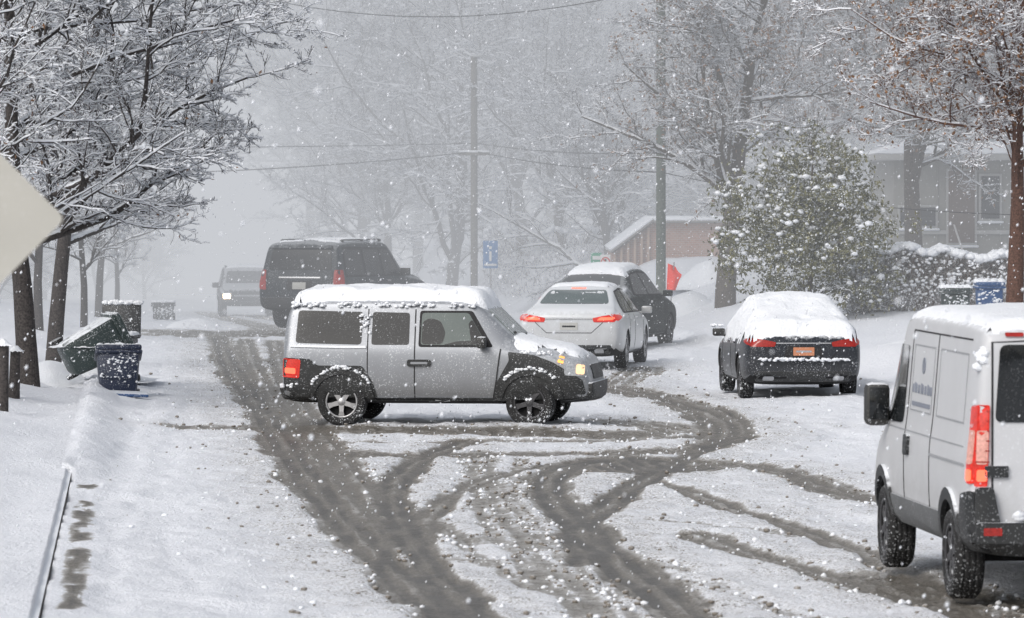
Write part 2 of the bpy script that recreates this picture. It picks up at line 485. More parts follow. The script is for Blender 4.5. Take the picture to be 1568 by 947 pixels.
ANG = [(40, 75), (30, 60), (30, 60), (25, 60), (25, 55)]
def put_tree(me, X, Y, rz=0, s=1, name=None, z=None, parent=None):
    o = bpy.data.objects.new(name or me.name, me)
    o.location = (X, Y, ground_z(X, Y) if z is None else z); o.rotation_euler = (0, 0, rz); o.scale = (s,) * 3
    return link(o, parent)

# left kerbside trees
A = gen_segs(11, 8.0, .16, .24, [20, 11, 9, 9, 0], [.76, .5, .45, .5], ANG, [0, .03, .02, .01, 0], 4, lean=(.0, 0), bias=(.42, -.1), shrink=.5)
put_tree(tree_mesh('bare_tree', A, [M_BARK, M_BSNOW], seed=1, snowk=1.9, snow=.95, leaves=160, leafmat=M_LEAFB, thick=1.1), GX(46, 79), 79)
A = gen_segs(23, 8.5, .15, .25, [15, 9, 8, 8, 0], [.66, .5, .46, .5], ANG, [0, .05, .03, .02, 0], 4, lean=(.02, 0), bias=(.2, 0))
TL2 = tree_mesh('bare_tree', A, [M_BARK, M_BSNOW], seed=2, snowk=1.9, snow=.95, leaves=260, leafmat=M_LEAFB, thick=1.0)
put_tree(TL2, GX(80, 92), 92)
put_tree(TL2, GX(-45, 72), 73, 2.2, .85)
A = gen_segs(5, 6.5, .12, .25, [14, 8, 8, 6, 0], [.62, .5, .45, .5], ANG, [0, .08, .06, .03, 0], 4)
TL3 = tree_mesh('bare_tree', A, [M_BARK, M_BSNOW], seed=3, snowk=2.3, leaves=200, leafmat=M_LEAFB)
for px, Y, rz, s in ((128, 116, .5, .75), (150, 142, 2.5, .95), (60, 108, 4, .9), (178, 165, 1, .8)):
    put_tree(TL3, GX(px, Y), Y, rz, s)
# right trees: broad crowns of fine brown twigs
RANG = [(30, 85), (30, 65), (30, 65), (25, 60), (25, 55)]
A = gen_segs(42, 7.6, .26, .42, [15, 10, 10, 9, 0], [.74, .55, .46, .5], RANG, [0, .0, .0, .0, 0], 4, bias=(-.05, 0), w0=.03, lr=.5, shrink=.4)
TR1 = tree_mesh('bare_tree', A, [M_BARK2, M_BSNOW], snow=.7, seed=4, snowk=1.6, leaves=7000, leafmat=M_LEAFB, thick=1.0)
put_tree(TR1, GX(1110, 120), 120)
put_tree(TR1, GX(1400, 127), 127, 2.0, 1.0)
A = gen_segs(78, 6.4, .18, .50, [15, 10, 9, 9, 0], [.66, .55, .46, .5], RANG, [0, -.01, -.01, .0, 0], 4, bias=(-.12, 0), w0=.02, lr=.45, shrink=.4)
TR2 = tree_mesh('bare_tree', A, [M_BARK3, M_BSNOW], snow=.7, seed=5, snowk=1.5, leaves=7500, leafmat=M_LEAFB, thick=1.0)
put_tree(TR2, GX(1551, 90), 90)
put_tree(TR2, GX(1290, 138), 140, 3.3, 1.15)
put_tree(TR1, GX(1560, 146), 148, 4.3, 1.05)
# distant woods
woods = empty('distant_trees')
FT = []
for sd, H in ((104, 9.5), (109, 8.5), (115, 11)):
    A = gen_segs(sd, H, .22, .22, [15, 10, 8, 5, 0], [.8, .55, .45, .5], [(20, 65), (25, 60), (25, 60), (25, 60)], [0, .03, .02, .0, 0], 4, minr=.009, wig=1.1, w0=.06, lr=.6, shrink=.4)
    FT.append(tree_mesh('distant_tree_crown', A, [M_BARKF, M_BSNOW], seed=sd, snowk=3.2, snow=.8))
rng = random.Random(3)
for px, Y, k, s in ((690, 190, 0, 1.1), (560, 225, 2, 1), (800, 200, 1, 1.25), (875, 178, 0, .85), (640, 250, 2, 1.2), (960, 215, 2, 1.1), (1060, 190, 1, 1.15), (1180, 180, 0, 1), (1300, 200, 2, 1),
                    (480, 290, 1, 1.3), (740, 245, 0, 1.3), (850, 240, 2, 1.2), (1450, 190, 1, 1), (930, 165, 1, .75), (590, 205, 1, .8)):
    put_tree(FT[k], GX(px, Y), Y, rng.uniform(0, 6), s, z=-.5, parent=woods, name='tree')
for i in range(26):
    Y = rng.uniform(270, 400); px = rng.uniform(-50, 1650)
    if 150 < px < 450: continue
    put_tree(FT[rng.randrange(3)], GX(px, Y), Y, rng.uniform(0, 6), rng.uniform(1.4, 2.0), z=-3, parent=woods, name='tree')
for i in range(5):
    Y = 200 + i * 32
    put_tree(FT[i % 3], -6.6 + float(cY(Y)) - rng.uniform(0, 3), Y, rng.uniform(0, 6), .6, z=-1.5 - i * .6, parent=woods, name='tree')

# evergreen shrub
def shrub(name, X, Y, w, h, seed, nclump=330, leafn=34):
    rs = np.random.RandomState(seed); z0 = ground_z(X, Y)
    e = empty(name, (X, Y, z0))
    th = rs.rand(nclump) * 6.283; ph = np.arccos(1 - 2 * rs.rand(nclump)); rr = rs.rand(nclump) ** .45
    C = np.stack([np.cos(th) * np.sin(ph) * w / 2 * rr, np.sin(th) * np.sin(ph) * w / 2 * rr, (np.cos(ph) * rr * .52 + .5) * h], 1)
    C[:, 0] *= 1.15 - .6 * np.clip(C[:, 2] / h - .4, 0, 1)
    C[:, :2] += rs.randn(nclump, 2) * .26; C[:, 2] = np.maximum(C[:, 2] + rs.randn(nclump) * .15, .15)
    n = nclump * leafn
    P = np.repeat(C, leafn, 0) + rs.randn(n, 3) * np.array([.14, .14, .11])
    s = .035 + .04 * rs.rand(n, 1)
    a = rs.randn(n, 3); a[:, 2] -= .5; a /= np.linalg.norm(a, axis=1, keepdims=True)
    b = np.cross(a, rs.randn(n, 3)); b /= np.linalg.norm(b, axis=1, keepdims=True)
    v = np.stack([P - a * s, P + b * s * .45, P + a * s, P - b * s * .45], 1).reshape(-1, 3)
    f = np.arange(n)[:, None] * 4 + np.arange(4)[None]
    link(bpy.data.objects.new('leaves', mesh_np('leaves', v, [f], [M_LEAFG])), e)
    m = int(nclump * 3); I = rs.randint(0, nclump, m)
    B = C[I] + rs.randn(m, 3) * np.array([.13, .13, .05]) + np.array([0, 0, .12]); R = .018 + .085 * rs.rand(m) ** 3
    v, f = blobs(B, R, .6, seed)
    link(bpy.data.objects.new('snow_clumps', mesh_np('snow_clumps', v, [f], [M_SNOW])), e)
    A = gen_segs(seed, h * .98, .06, .08, [18, 6, 5, 0], [.5, .45, .4, .5], [(20, 50)] * 5, [0, .1, .05, 0], 3)
    link(bpy.data.objects.new('branches', tree_mesh('branches', A, [M_BARK2, M_BSNOW], seed=2)), e)
    return e
shrub('evergreen_shrub', GX(1240, 106), 106, 3.3, 4.1, 9, 400, 36)

def hedge(name, x0, x1, Y, dep, h, seed, dens=1500, sn=1.0):
    rs = np.random.RandomState(seed); xc = (x0 + x1) / 2; z0 = ground_z(xc, Y); e = empty(name, (xc, Y, z0))
    n = int(dens * (x1 - x0)); W = x1 - x0
    P0 = np.stack([(rs.rand(n) - .5) * W, (rs.rand(n) - .5) * dep, rs.rand(n) ** .8 * h * .9], 1)
    top = h * (.8 + .4 * fbm(P0[:, 0] * 1.3 + seed, P0[:, 0] * 0 + 2, 3))
    P0[:, 2] *= top / h
    d = rs.randn(n, 3) * np.array([.6, .6, .35]) + np.array([0, 0, .55]); d /= np.linalg.norm(d, axis=1, keepdims=True)
    L = .12 + .2 * rs.rand(n, 1); P1 = P0 + d * L
    A = np.concatenate([P0, P1, np.full((n, 1), .006), np.full((n, 1), .004), np.full((n, 1), 3)], 1)
    link(bpy.data.objects.new('twigs', tree_mesh('twigs', A, [M_TWIG, M_BSNOW], snow=.25, seed=seed, snowk=1.3)), e)
    m = int(420 * W * sn)
    x = (rs.rand(m) - .5) * W; y = (rs.rand(m) - .5) * dep
    t = h * (.8 + .4 * fbm(x * 1.3 + seed, x * 0 + 2, 3))
    lo = rs.rand(m) < .3
    zz = np.where(lo, t * (.35 + .6 * rs.rand(m)), t + .03)
    y = np.where(lo, -dep / 2 + .1 * rs.rand(m), y)
    v, f = blobs(np.stack([x, y, zz], 1), np.where(lo, .02 + .035 * rs.rand(m), .05 + .09 * rs.rand(m)), .7, seed)
    link(bpy.data.objects.new('snow_clumps', mesh_np('snow_clumps', v, [f], [M_SNOW])), e)
hedge('hedge', GX(1300, 107), GX(1600, 107), 107, 1.0, 1.4, 4, 1900)
hedge('hedge', GX(740, 165), GX(935, 165), 167, 2.0, 2.2, 6, 600, .1)

# ------------------------------------------------------------------ vehicles
M_GLASS = paint('car_glass', (.010, .012, .014), .07, dust=.10, top=.15, spec=.5)
M_GLASSD = paint('car_glass_hazed', (.012, .014, .016), .25, dust=.15, top=.1, spec=.25)
M_GLASSL = paint('car_glass_light', (.10, .125, .12), .12, dust=.12, top=.3, spec=.5)
M_GLASSR = paint('rear_glass', (.07, .10, .10), .1, dust=.12, top=0, spec=.6)
M_BLACK = paint('black_plastic', (.014, .016, .018), .55, dust=.3, top=.9, grime=.12)
M_DARK = paint('underbody', (.006, .006, .007), .9, dust=.02, top=0)
M_TIRE = paint('tire_rubber', (.014, .014, .015), .85, dust=.4, top=.35, patch=.15)
M_RIM = paint('alloy', (.40, .40, .41), .35, .7, dust=.15, top=.1)
M_RIMD = paint('alloy_dark', (.05, .05, .055), .5, .3, dust=.4, top=.2, patch=.2)
M_SEAM = paint('seam', (.02, .02, .022), .8, dust=.1, top=0)
M_CHROME = paint('chrome', (.5, .51, .53), .25, .9, dust=.1, top=.1)
M_RED = emis('tail_lamp_off', (1, .05, .02), .05, (.34, .02, .015))
M_REDD = emis('tail_lamp_dim', (1, .05, .02), .25, (.5, .02, .015))
M_HOT = emis('brake_hot', (1, .14, .07), 1.6, (.8, .1, .05))
M_AMB = emis('amber_lamp', (1, .42, .1), 1.3, (.8, .4, .1))
M_HEAD = emis('head_lamp_lit', (1, .72, .4), 14, (.8, .7, .5))
M_GLOW = emis('head_lamp_warm', (1, .62, .3), 1.0, (.7, .55, .4))
M_CLEAR = emis('clear_lamp', (.8, .85, .9), .04, (.4, .42, .45))
M_PLATE = paint('number_plate', (.42, .42, .4), .5, dust=.2, top=0)
M_PLATEO = paint('number_plate_orange', (.5, .2, .1), .5, dust=.2, top=0)

def make_body(name, st, wells, paintm, parent, crown=.03, lvl=2):
    bm = bmesh.new(); rings = []
    for (x, zb, w, zs, wt, zt) in st:
        zb2 = min(zb + .1, zs - .2 * (zs - zb))
        cr = crown if wt > .5 else .01
        half = [(0, zb), (w * .86, zb), (w - .015, zb2), (w + .005, zb + .5 * (zs - zb)), (w, zs - .07), (w - .03, zs),
                (wt + .012, zt - .085), (wt - .015, zt - .035), (wt - .09, zt), (wt * .5, zt + cr * .75), (0, zt + cr)]
        R = [bm.verts.new((x, y, z)) for y, z in half]
        Lr = [R[0]] + [bm.verts.new((x, -y, z)) for y, z in half[1:-1]] + [R[-1]]
        rings.append((R, Lr))
    n = len(rings[0][0])
    for (R0, L0), (R1, L1) in zip(rings[:-1], rings[1:]):
        for i in range(n - 1):
            bm.faces.new((R0[i], R1[i], R1[i + 1], R0[i + 1]))
            bm.faces.new((L0[i], L0[i + 1], L1[i + 1], L1[i]))
    for (R, Lr), flip in ((rings[0], 0), (rings[-1], 1)):
        for i in range(n - 1):
            vs = [R[i], R[i + 1], Lr[i + 1], Lr[i]]
            u = []
            for v in vs:
                if v not in u: u.append(v)
            bm.faces.new(u)
    bmesh.ops.recalc_face_normals(bm, faces=bm.faces[:])
    me = bpy.data.meshes.new('tmp'); bm.to_mesh(me); bm.free()
    o = bpy.data.objects.new('tmp', me); COL.objects.link(o)
    s = o.modifiers.new('s', 'SUBSURF'); s.levels = lvl; s.render_levels = lvl
    dg = bpy.context.evaluated_depsgraph_get(); dg.update()
    m1 = bpy.data.meshes.new_from_object(o.evaluated_get(dg))
    bpy.data.objects.remove(o)
    bvh = BVHTree.FromPolygons([v.co.copy() for v in m1.vertices], [tuple(p.vertices) for p in m1.polygons])
    o = bpy.data.objects.new(name, m1); COL.objects.link(o)
    bm = bmesh.new()
    for (x, z, r, win) in wells:
        for sg in (1, -1):
            g = bmesh.ops.create_cone(bm, cap_ends=True, segments=36, radius1=r, radius2=r, depth=1.0,
                                      matrix=Matrix.Translation((x, sg * (win + .5), z)) @ Matrix.Rotation(math.pi / 2, 4, 'X'))
    mc = bpy.data.meshes.new('cut'); bm.to_mesh(mc); bm.free()
    oc = bpy.data.objects.new('cut', mc); COL.objects.link(oc)
    bo = o.modifiers.new('b', 'BOOLEAN'); bo.object = oc; bo.operation = 'DIFFERENCE'; bo.solver = 'EXACT'
    dg = bpy.context.evaluated_depsgraph_get(); dg.update()
    m2 = bpy.data.meshes.new_from_object(o.evaluated_get(dg))
    bpy.data.objects.remove(oc)
    o.modifiers.clear(); o.data = m2; m2.name = name
    m2.materials.clear(); m2.materials.append(paintm); m2.materials.append(M_DARK)
    for p in m2.polygons:
        p.material_index = 0
        c = p.center
        if p.normal.z < -.6 and c.z < .6: p.material_index = 1
        for (x, z, r, win) in wells:
            if math.hypot(c.x - x, c.z - z) < r + .004 and abs(c.y) > win - .01: p.material_index = 1
    sharp(m2, 38)
    o.parent = parent
    return bvh

def rpoly(pts, r=.03, k=3):
    out = []; n = len(pts)
    for i in range(n):
        p = Vector(pts[i]); a = Vector(pts[i - 1]) - p; b = Vector(pts[(i + 1) % n]) - p
        rr = min(r, a.length * .45, b.length * .45)
        p0 = p + a.normalized() * rr; p1 = p + b.normalized() * rr
        for j in range(k + 1):
            t = j / k; out.append(tuple((p0.lerp(p, t)).lerp(p.lerp(p1, t), t)))
    return out
def line(pts, w=.012):
    L = []; R = []
    for i, p in enumerate(pts):
        a = Vector(pts[max(i - 1, 0)]); b = Vector(pts[min(i + 1, len(pts) - 1)])
        d = (b - a).normalized(); nn = Vector((-d.y, d.x)) * w / 2
        L.append(tuple(Vector(p) + nn)); R.append(tuple(Vector(p) - nn))
    return L + R[::-1]
def arch(cx, cz, r0, r1, a0=0, a1=180, k=16):
    o = [(cx + r1 * math.cos(math.radians(a0 + (a1 - a0) * i / k)), cz + r1 * math.sin(math.radians(a0 + (a1 - a0) * i / k))) for i in range(k + 1)]
    o += [(cx + r0 * math.cos(math.radians(a1 + (a0 - a1) * i / k)), cz + r0 * math.sin(math.radians(a1 + (a0 - a1) * i / k))) for i in range(k + 1)]
    return o
def decal(name, bvh, poly, axis, mat, parent, off=.006, step=.1, thick=.012):
    bm = bmesh.new()
    f = bm.faces.new([bm.verts.new((p[0], p[1], 0)) for p in poly])
    bmesh.ops.triangulate(bm, faces=bm.faces[:])
    xs = [p[0] for p in poly]; ys = [p[1] for p in poly]
    for lo, hi, ax in ((min(xs), max(xs), 0), (min(ys), max(ys), 1)):
        c = math.floor(lo / step) * step + step
        while c < hi:
            co = [0, 0, 0]; co[ax] = c; no = [0, 0, 0]; no[ax] = 1
            bmesh.ops.bisect_plane(bm, geom=bm.verts[:] + bm.edges[:] + bm.faces[:], plane_co=co, plane_no=no, dist=1e-5)
            c += step
    spec = {'L': lambda a, b: ((a, 4, b), (0, -1, 0)), 'R': lambda a, b: ((a, -4, b), (0, 1, 0)),
            'B': lambda a, b: ((-6, a, b), (1, 0, 0)), 'F': lambda a, b: ((6, a, b), (-1, 0, 0)), 'T': lambda a, b: ((a, b, 6), (0, 0, -1))}[axis]
    for v in bm.verts:
        o, d = spec(v.co.x, v.co.y)
        hit = bvh.ray_cast(Vector(o), Vector(d))
        if hit[0] is None:
            pr = Vector((0 if axis in 'BF' else o[0], 0 if axis in 'LR' else o[1], o[2] if axis != 'T' else 1))
            if axis in 'BF': pr.x = -2.4 if axis == 'B' else 2.4
            if axis in 'LR': pr.y = .9 if axis == 'L' else -.9
            h2 = bvh.find_nearest(pr); v.co = h2[0] - Vector(d) * off
        else: v.co = hit[0] - Vector(d) * off
    bmesh.ops.recalc_face_normals(bm, faces=bm.faces[:])
    d = Vector(spec(0, 0)[1])
    s = sum((f.normal.dot(d) for f in bm.faces), 0)
    if s > 0: bmesh.ops.reverse_faces(bm, faces=bm.faces[:])
    if thick > 0:
        be = [e for e in bm.edges if len(e.link_faces) == 1]
        g = bmesh.ops.extrude_edge_only(bm, edges=be)
        for v in [x for x in g['geom'] if isinstance(x, bmesh.types.BMVert)]: v.co += d * thick
    me = bpy.data.meshes.new(name); bm.to_mesh(me); bm.free(); me.materials.append(mat)
    sharp(me, 30)
    return link(bpy.data.objects.new(name, me), parent)
def both(name, bvh, poly, mat, parent, **k):
    decal(name + '_l', bvh, poly, 'L', mat, parent, **k); decal(name + '_r', bvh, poly, 'R', mat, parent, **k)
def sym(name, bvh, poly, axis, mat, parent, **k):
    decal(name + '_l', bvh, poly, axis, mat, parent, **k); decal(name + '_r', bvh, [(-a, b) for a, b in poly], axis, mat, parent, **k)

def lathe(prof, seg=32):
    V = []; Fc = []
    for i in range(seg):
        a = 2 * math.pi * i / seg
        for r, y in prof: V.append((r * math.cos(a), y, r * math.sin(a)))
    n = len(prof)
    for i in range(seg):
        j = (i + 1) % seg
        for k in range(n - 1): Fc.append((i * n + k, i * n + k + 1, j * n + k + 1, j * n + k))
    return V, Fc
def wheel(parent, x, y, R, w, side, rimm=None, spokes=5, steer=0):
    rimm = rimm or M_RIM
    e = bpy.data.objects.new('wheel', None); e.location = (x, y, R); e.rotation_euler = (0, 0, (math.pi if side < 0 else 0) + steer); link(e, parent)
    h = w / 2
    prof = [(.60 * R, -h), (.9 * R, -h), (.97 * R, -h * .8)]
    for q in (-.55, -.2, .2, .55): prof += [(R, h * (q - .14)), (R, h * (q + .14)), (R * .975, h * (q + .175))]
    prof += [(.97 * R, h * .8), (.93 * R, h * .97), (.82 * R, h), (.68 * R, h * .92), (.64 * R, h * .82)]
    V, Fc = lathe(prof, 40); pyobj('tire', V, Fc, M_TIRE, e, True)
    V, Fc = lathe([(.66 * R, h * .86), (.62 * R, h * .9), (.58 * R, h * .8), (.57 * R, h * .2), (.0, h * .2)], 32); pyobj('rim_well', V, Fc, M_DARK, e, True)
    V, Fc = lathe([(.665 * R, h * .84), (.655 * R, h * .93), (.60 * R, h * .9), (.585 * R, h * .7)], 32); pyobj('rim_lip', V, Fc, rimm, e, True)
    V, Fc = lathe([(.19 * R, h * .3), (.18 * R, h * .78), (.13 * R, h * .88), (0, h * .9)], 20); pyobj('hub', V, Fc, rimm, e, True)
    V = []; Fc = []
    for i in range(spokes):
        a = 2 * math.pi * i / spokes + .3; b0 = len(V)
        rot = Matrix.Rotation(a, 3, 'Y')
        for r, ww, yy in ((.12 * R, .10 * R, h * .82), (.4 * R, .085 * R, h * .84), (.61 * R, .13 * R, h * .8)):
            for sx in (-1, 1):
                V.append(rot @ Vector((r, yy, sx * ww))); V.append(rot @ Vector((r, yy - h * .35, sx * ww * 1.05)))
        for k in (0, 4):
            q = b0 + k
            Fc += [(q, q + 4, q + 6, q + 2), (q, q + 1, q + 5, q + 4), (q + 2, q + 6, q + 7, q + 3)]
    pyobj('spokes', V, Fc, rimm, e)

def snowcap(name, bvh, x0, x1, hw, t, parent, zmin=0, nmin=.55, step=.05, seed=0, hole=0.0):
    xs = np.arange(x0, x1 + .001, step); ys = np.arange(-hw, hw + .001, step)
    H = np.full((len(xs), len(ys)), np.nan)
    for i, x in enumerate(xs):
        for j, y in enumerate(ys):
            h = bvh.ray_cast(Vector((x, y, 6)), Vector((0, 0, -1)))
            if h[0] is not None and h[1].z > nmin and h[0].z > zmin: H[i, j] = h[0].z
    Xg, Yg = np.meshgrid(xs, ys, indexing='ij')
    nz = fbm(Xg * 2.2 + seed * 7.7, Yg * 2.2 + 3, 4); nf = fbm(Xg * 7 + seed, Yg * 7, 3)
    ok = ~np.isnan(H)
    if hole > 0: ok &= (nz > hole)
    er = ok.copy(); lev = np.zeros(ok.shape)
    for k in range(3):
        e2 = er.copy(); e2[1:] &= er[:-1]; e2[:-1] &= er[1:]; e2[:, 1:] &= er[:, :-1]; e2[:, :-1] &= er[:, 1:]
        e2[0] = e2[-1] = False; e2[:, 0] = e2[:, -1] = False
        lev += e2; er = e2
    fac = np.array([-.12, .62, .9, 1.0])[lev.astype(int)]
    Z = H + t * fac * (.65 + .7 * nz) + t * .25 * (nf - .5) * (lev > 0)
    idx = -np.ones(ok.shape, int); V = []; Fc = []
    jr = np.random.RandomState(seed)
    for i in range(len(xs)):
        for j in range(len(ys)):
            if ok[i, j]:
                idx[i, j] = len(V); V.append((xs[i] + jr.uniform(-.3, .3) * step, ys[j] + jr.uniform(-.3, .3) * step, Z[i, j]))
    for i in range(len(xs) - 1):
        for j in range(len(ys) - 1):
            q = [idx[i, j], idx[i + 1, j], idx[i + 1, j + 1], idx[i, j + 1]]
            if min(q) >= 0: Fc.append(q)
    if Fc: return pyobj(name, V, Fc, M_SNOW, parent, True)

def lumps(name, C, R, parent, flat=.7, seed=0):
    v, f = blobs(np.array(C, float), np.array(R, float), flat, seed)
    return link(bpy.data.objects.new(name, mesh_np(name, v, [f], [M_SNOW])), parent)
def mirror(parent, x, y, z, s, mat, sz=(.12, .2, .15)):
    box('mirror', sz, (x, s * (y + sz[1] / 2 + .04), z), mat, parent, .03)
    box('mirror_arm', (.05, .16, .04), (x, s * (y - .02), z - .05), mat, parent, .01)
def vehicle(name, X, Y, heading_deg, scale=1, z=None, yaw=None):
    rz = math.radians(90 - heading_deg) if yaw is None else yaw
    return empty(name, (X, Y, ground_z(X, Y) if z is None else z), rz, scale)

# ---- 1. boxy silver SUV crossing the street
e = vehicle('silver_suv', GX(681, 71.6), 71.6 + .3, 0, (1.0, 1.02, .985), -.03, yaw=math.radians(-8))
M_SILV = paint('silver_paint', (.27, .285, .31), .36, .4, dust=.4, top=.5, var=.08, coat=.2, grime=.5)
st = [(-2.13, .45, .80, .75, .72, .9), (-2.10, .36, .875, 1.0, .76, 1.32), (-2.05, .33, .90, 1.1, .755, 1.60), (-1.97, .31, .905, 1.12, .75, 1.72), (-1.7, .30, .905, 1.12, .745, 1.75),
      (-.8, .30, .905, 1.12, .745, 1.76), (.1, .30, .905, 1.11, .745, 1.755), (.45, .30, .905, 1.10, .74, 1.74), (.62, .30, .905, 1.10, .735, 1.69), (.78, .30, .905, 1.09, .74, 1.53), (1.1, .30, .905, 1.06, .77, 1.21),
      (1.2, .30, .905, 1.03, .79, 1.15), (1.55, .31, .90, 1.0, .79, 1.09), (1.9, .33, .89, .92, .77, 1.01), (2.03, .34, .86, .86, .74, .95), (2.10, .36, .82, .68, .68, .78), (2.13, .42, .76, .6, .6, .66)]
bv = make_body('body', st, [(-1.29, .335, .39, .58), (1.306, .335, .39, .58)], M_SILV, e)
both('window_rear', bv, rpoly([(-1.93, 1.15), (-1.02, 1.13), (-1.0, 1.58), (-1.90, 1.60)], .05), M_GLASS, e)
both('window_middle', bv, rpoly([(-.88, 1.13), (-.36, 1.13), (-.36, 1.57), (-.87, 1.58)], .04), M_GLASS, e)
both('window_trim', bv, rpoly([(-.23, 1.10), (.80, 1.10), (.74, 1.2), (.50, 1.60), (-.22, 1.60)], .04), M_SEAM, e, off=.004)
both('window_front', bv, rpoly([(-.20, 1.13), (.70, 1.13), (.67, 1.2), (.45, 1.57), (-.19, 1.57)], .04), M_GLASSL, e, off=.009)
both('seat_shape', bv, rpoly([(-.19, 1.14), (.10, 1.14), (.14, 1.3), (.07, 1.46), (-.08, 1.50), (-.18, 1.45)], .05), M_GLASS, e, off=.012)
both('far_pillar_shape', bv, rpoly([(.50, 1.14), (.70, 1.14), (.5, 1.48), (.45, 1.43)], .03), M_GLASS, e, off=.012)
both('dash_shape', bv, rpoly([(.12, 1.135), (.55, 1.135), (.52, 1.19), (.3, 1.18)], .02), M_GLASS, e, off=.013)
both('quarter_cladding', bv, rpoly([(-2.09, .36), (-2.09, .95), (-1.72, .93), (-1.62, .84), (-1.0, .84), (-.86, .62), (-.80, .42), (-.80, .30)], .04), M_BLACK, e, off=.014)
both('fender_cladding', bv, rpoly([(.80, .30), (.84, .60), (1.02, .92), (1.0, 1.04), (1.35, 1.0), (1.62, .90), (2.02, .66), (2.09, .36), (2.05, .30)], .03), M_BLACK, e, off=.014)
both('sill_cladding', bv, rpoly([(-.95, .27), (1.0, .27), (1.0, .40), (-.95, .40)], .02), M_BLACK, e, off=.02)
for a in (-1.29, 1.306):
    both('arch_flare', bv, arch(a, .335, .385, .46, -5, 185), M_BLACK, e, off=.035, thick=.05)
both('door_seam_a', bv, line([(-.93, .40), (-.93, 1.62)], .014), M_SEAM, e, off=.005)
both('door_seam_b', bv, line([(-.28, .40), (-.28, 1.62)], .016), M_SEAM, e, off=.005)
both('door_seam_c', bv, line([(.80, .40), (.84, .62), (.9, 1.08)], .014), M_SEAM, e, off=.016)
both('door_handle', bv, rpoly([(-.38, .83), (-.05, .83), (-.05, .93), (-.38, .93)], .04), M_BLACK, e, off=.03, thick=.03)
both('handle_bar', bv, rpoly([(-.33, .865), (-.10, .865), (-.10, .895), (-.33, .895)], .012), M_SILV, e, off=.036, thick=.01)
both('belt_snow', bv, line([(-2.0, 1.11), (-1.2, 1.095), (-.95, 1.10)], .03), M_SNOW, e, off=.02, thick=.02)
both('taillight', bv, rpoly([(-2.11, .68), (-1.87, .66), (-1.85, .92), (-2.10, .94)], .03), M_REDD, e, off=.02)
both('taillight_lens', bv, rpoly([(-2.07, .73), (-1.92, .72), (-1.92, .80), (-2.07, .81)], .02), M_HOT, e, off=.024)
both('headlight', bv, rpoly([(1.78, .72), (2.08, .70), (2.07, .88), (1.86, .96), (1.76, .93)], .03), M_CLEAR, e, off=.02)
both('headlamp_glow', bv, rpoly([(1.93, .74), (2.05, .73), (2.04, .86), (1.94, .88)], .03), M_GLOW, e, off=.026)
both('side_marker', bv, rpoly([(1.68, .90), (1.76, .88), (1.77, .97), (1.70, .99)], .01), M_AMB, e, off=.02)
decal('windshield', bv, rpoly([(-.66, 1.24), (.66, 1.24), (.62, 1.62), (-.62, 1.62)], .06), 'F', M_GLASSL, e, off=.012)
decal('tailgate_glass', bv, rpoly([(-.62, 1.15), (.62, 1.15), (.58, 1.58), (-.58, 1.58)], .06), 'B', M_GLASS, e, off=.01)
decal('grille', bv, rpoly([(-.5, .66), (.5, .66), (.52, .86), (-.52, .86)], .03), 'F', M_BLACK, e, off=.012)
decal('front_bumper', bv, rpoly([(-.8, .36), (.8, .36), (.82, .62), (-.82, .62)], .04), 'F', M_BLACK, e, off=.05, thick=.08)
decal('rear_bumper', bv, rpoly([(-.82, .36), (.82, .36), (.84, .58), (-.84, .58)], .04), 'B', M_BLACK, e, off=.05, thick=.08)
for sx in (-1.29, 1.306):
    for s in (1, -1): wheel(e, sx, s * .79, .335, .22, s, M_RIM if sx < 0 else M_RIMD, 5, steer=(-.12 if sx > 0 else 0))
for s in (1, -1): mirror(e, .66, .87, 1.17, s, M_BLACK, (.12, .2, .16))
box('wiper', (.03, .5, .02), (1.02, -.35, 1.30), M_SEAM, e, .004, rot=(0, .8, .2))
snowcap('roof_snow', bv, -2.1, .74, .86, .15, e, zmin=1.45, nmin=.3, seed=3)
snowcap('hood_snow', bv, 1.05, 2.1, .84, .045, e, zmin=.9, nmin=.5, seed=5, hole=.44)
rs = np.random.RandomState(4); C = []; R = []
for s in (-1, 1):
    for cx, a0, a1, off in ((-1.29, 35, 150, .47), (1.306, 40, 140, .47)):
        for k in range(70):
            a = math.radians(rs.uniform(a0, a1)); C.append((cx + off * math.cos(a), s * (.93 + rs.uniform(-.02, .02)), .335 + off * math.sin(a) + rs.uniform(-.01, .03))); R.append(rs.uniform(.012, .034))
    for k in range(90):
        C.append((rs.uniform(-2.0, .55), s * (.775 + rs.uniform(-.02, .02)), 1.69 + rs.uniform(-.04, .02))); R.append(rs.uniform(.015, .05) * rs.uniform(.6, 1))
    for k in range(80): C.append((-.97 + rs.uniform(-.08, .08), s * rs.uniform(.80, .84), rs.uniform(1.14, 1.55))); R.append(rs.uniform(.008, .03))
    for k in range(40): C.append((rs.uniform(1.0, 1.8), s * (.85 + rs.uniform(-.03, .02)), 1.02 + rs.uniform(-.02, .03))); R.append(rs.uniform(.012, .032))
    for k in range(10): C.append((rs.uniform(-2.12, -1.9), s * .9, .56 + rs.uniform(-.03, .03))); R.append(rs.uniform(.02, .035))
lumps('caked_snow', C, R, e)

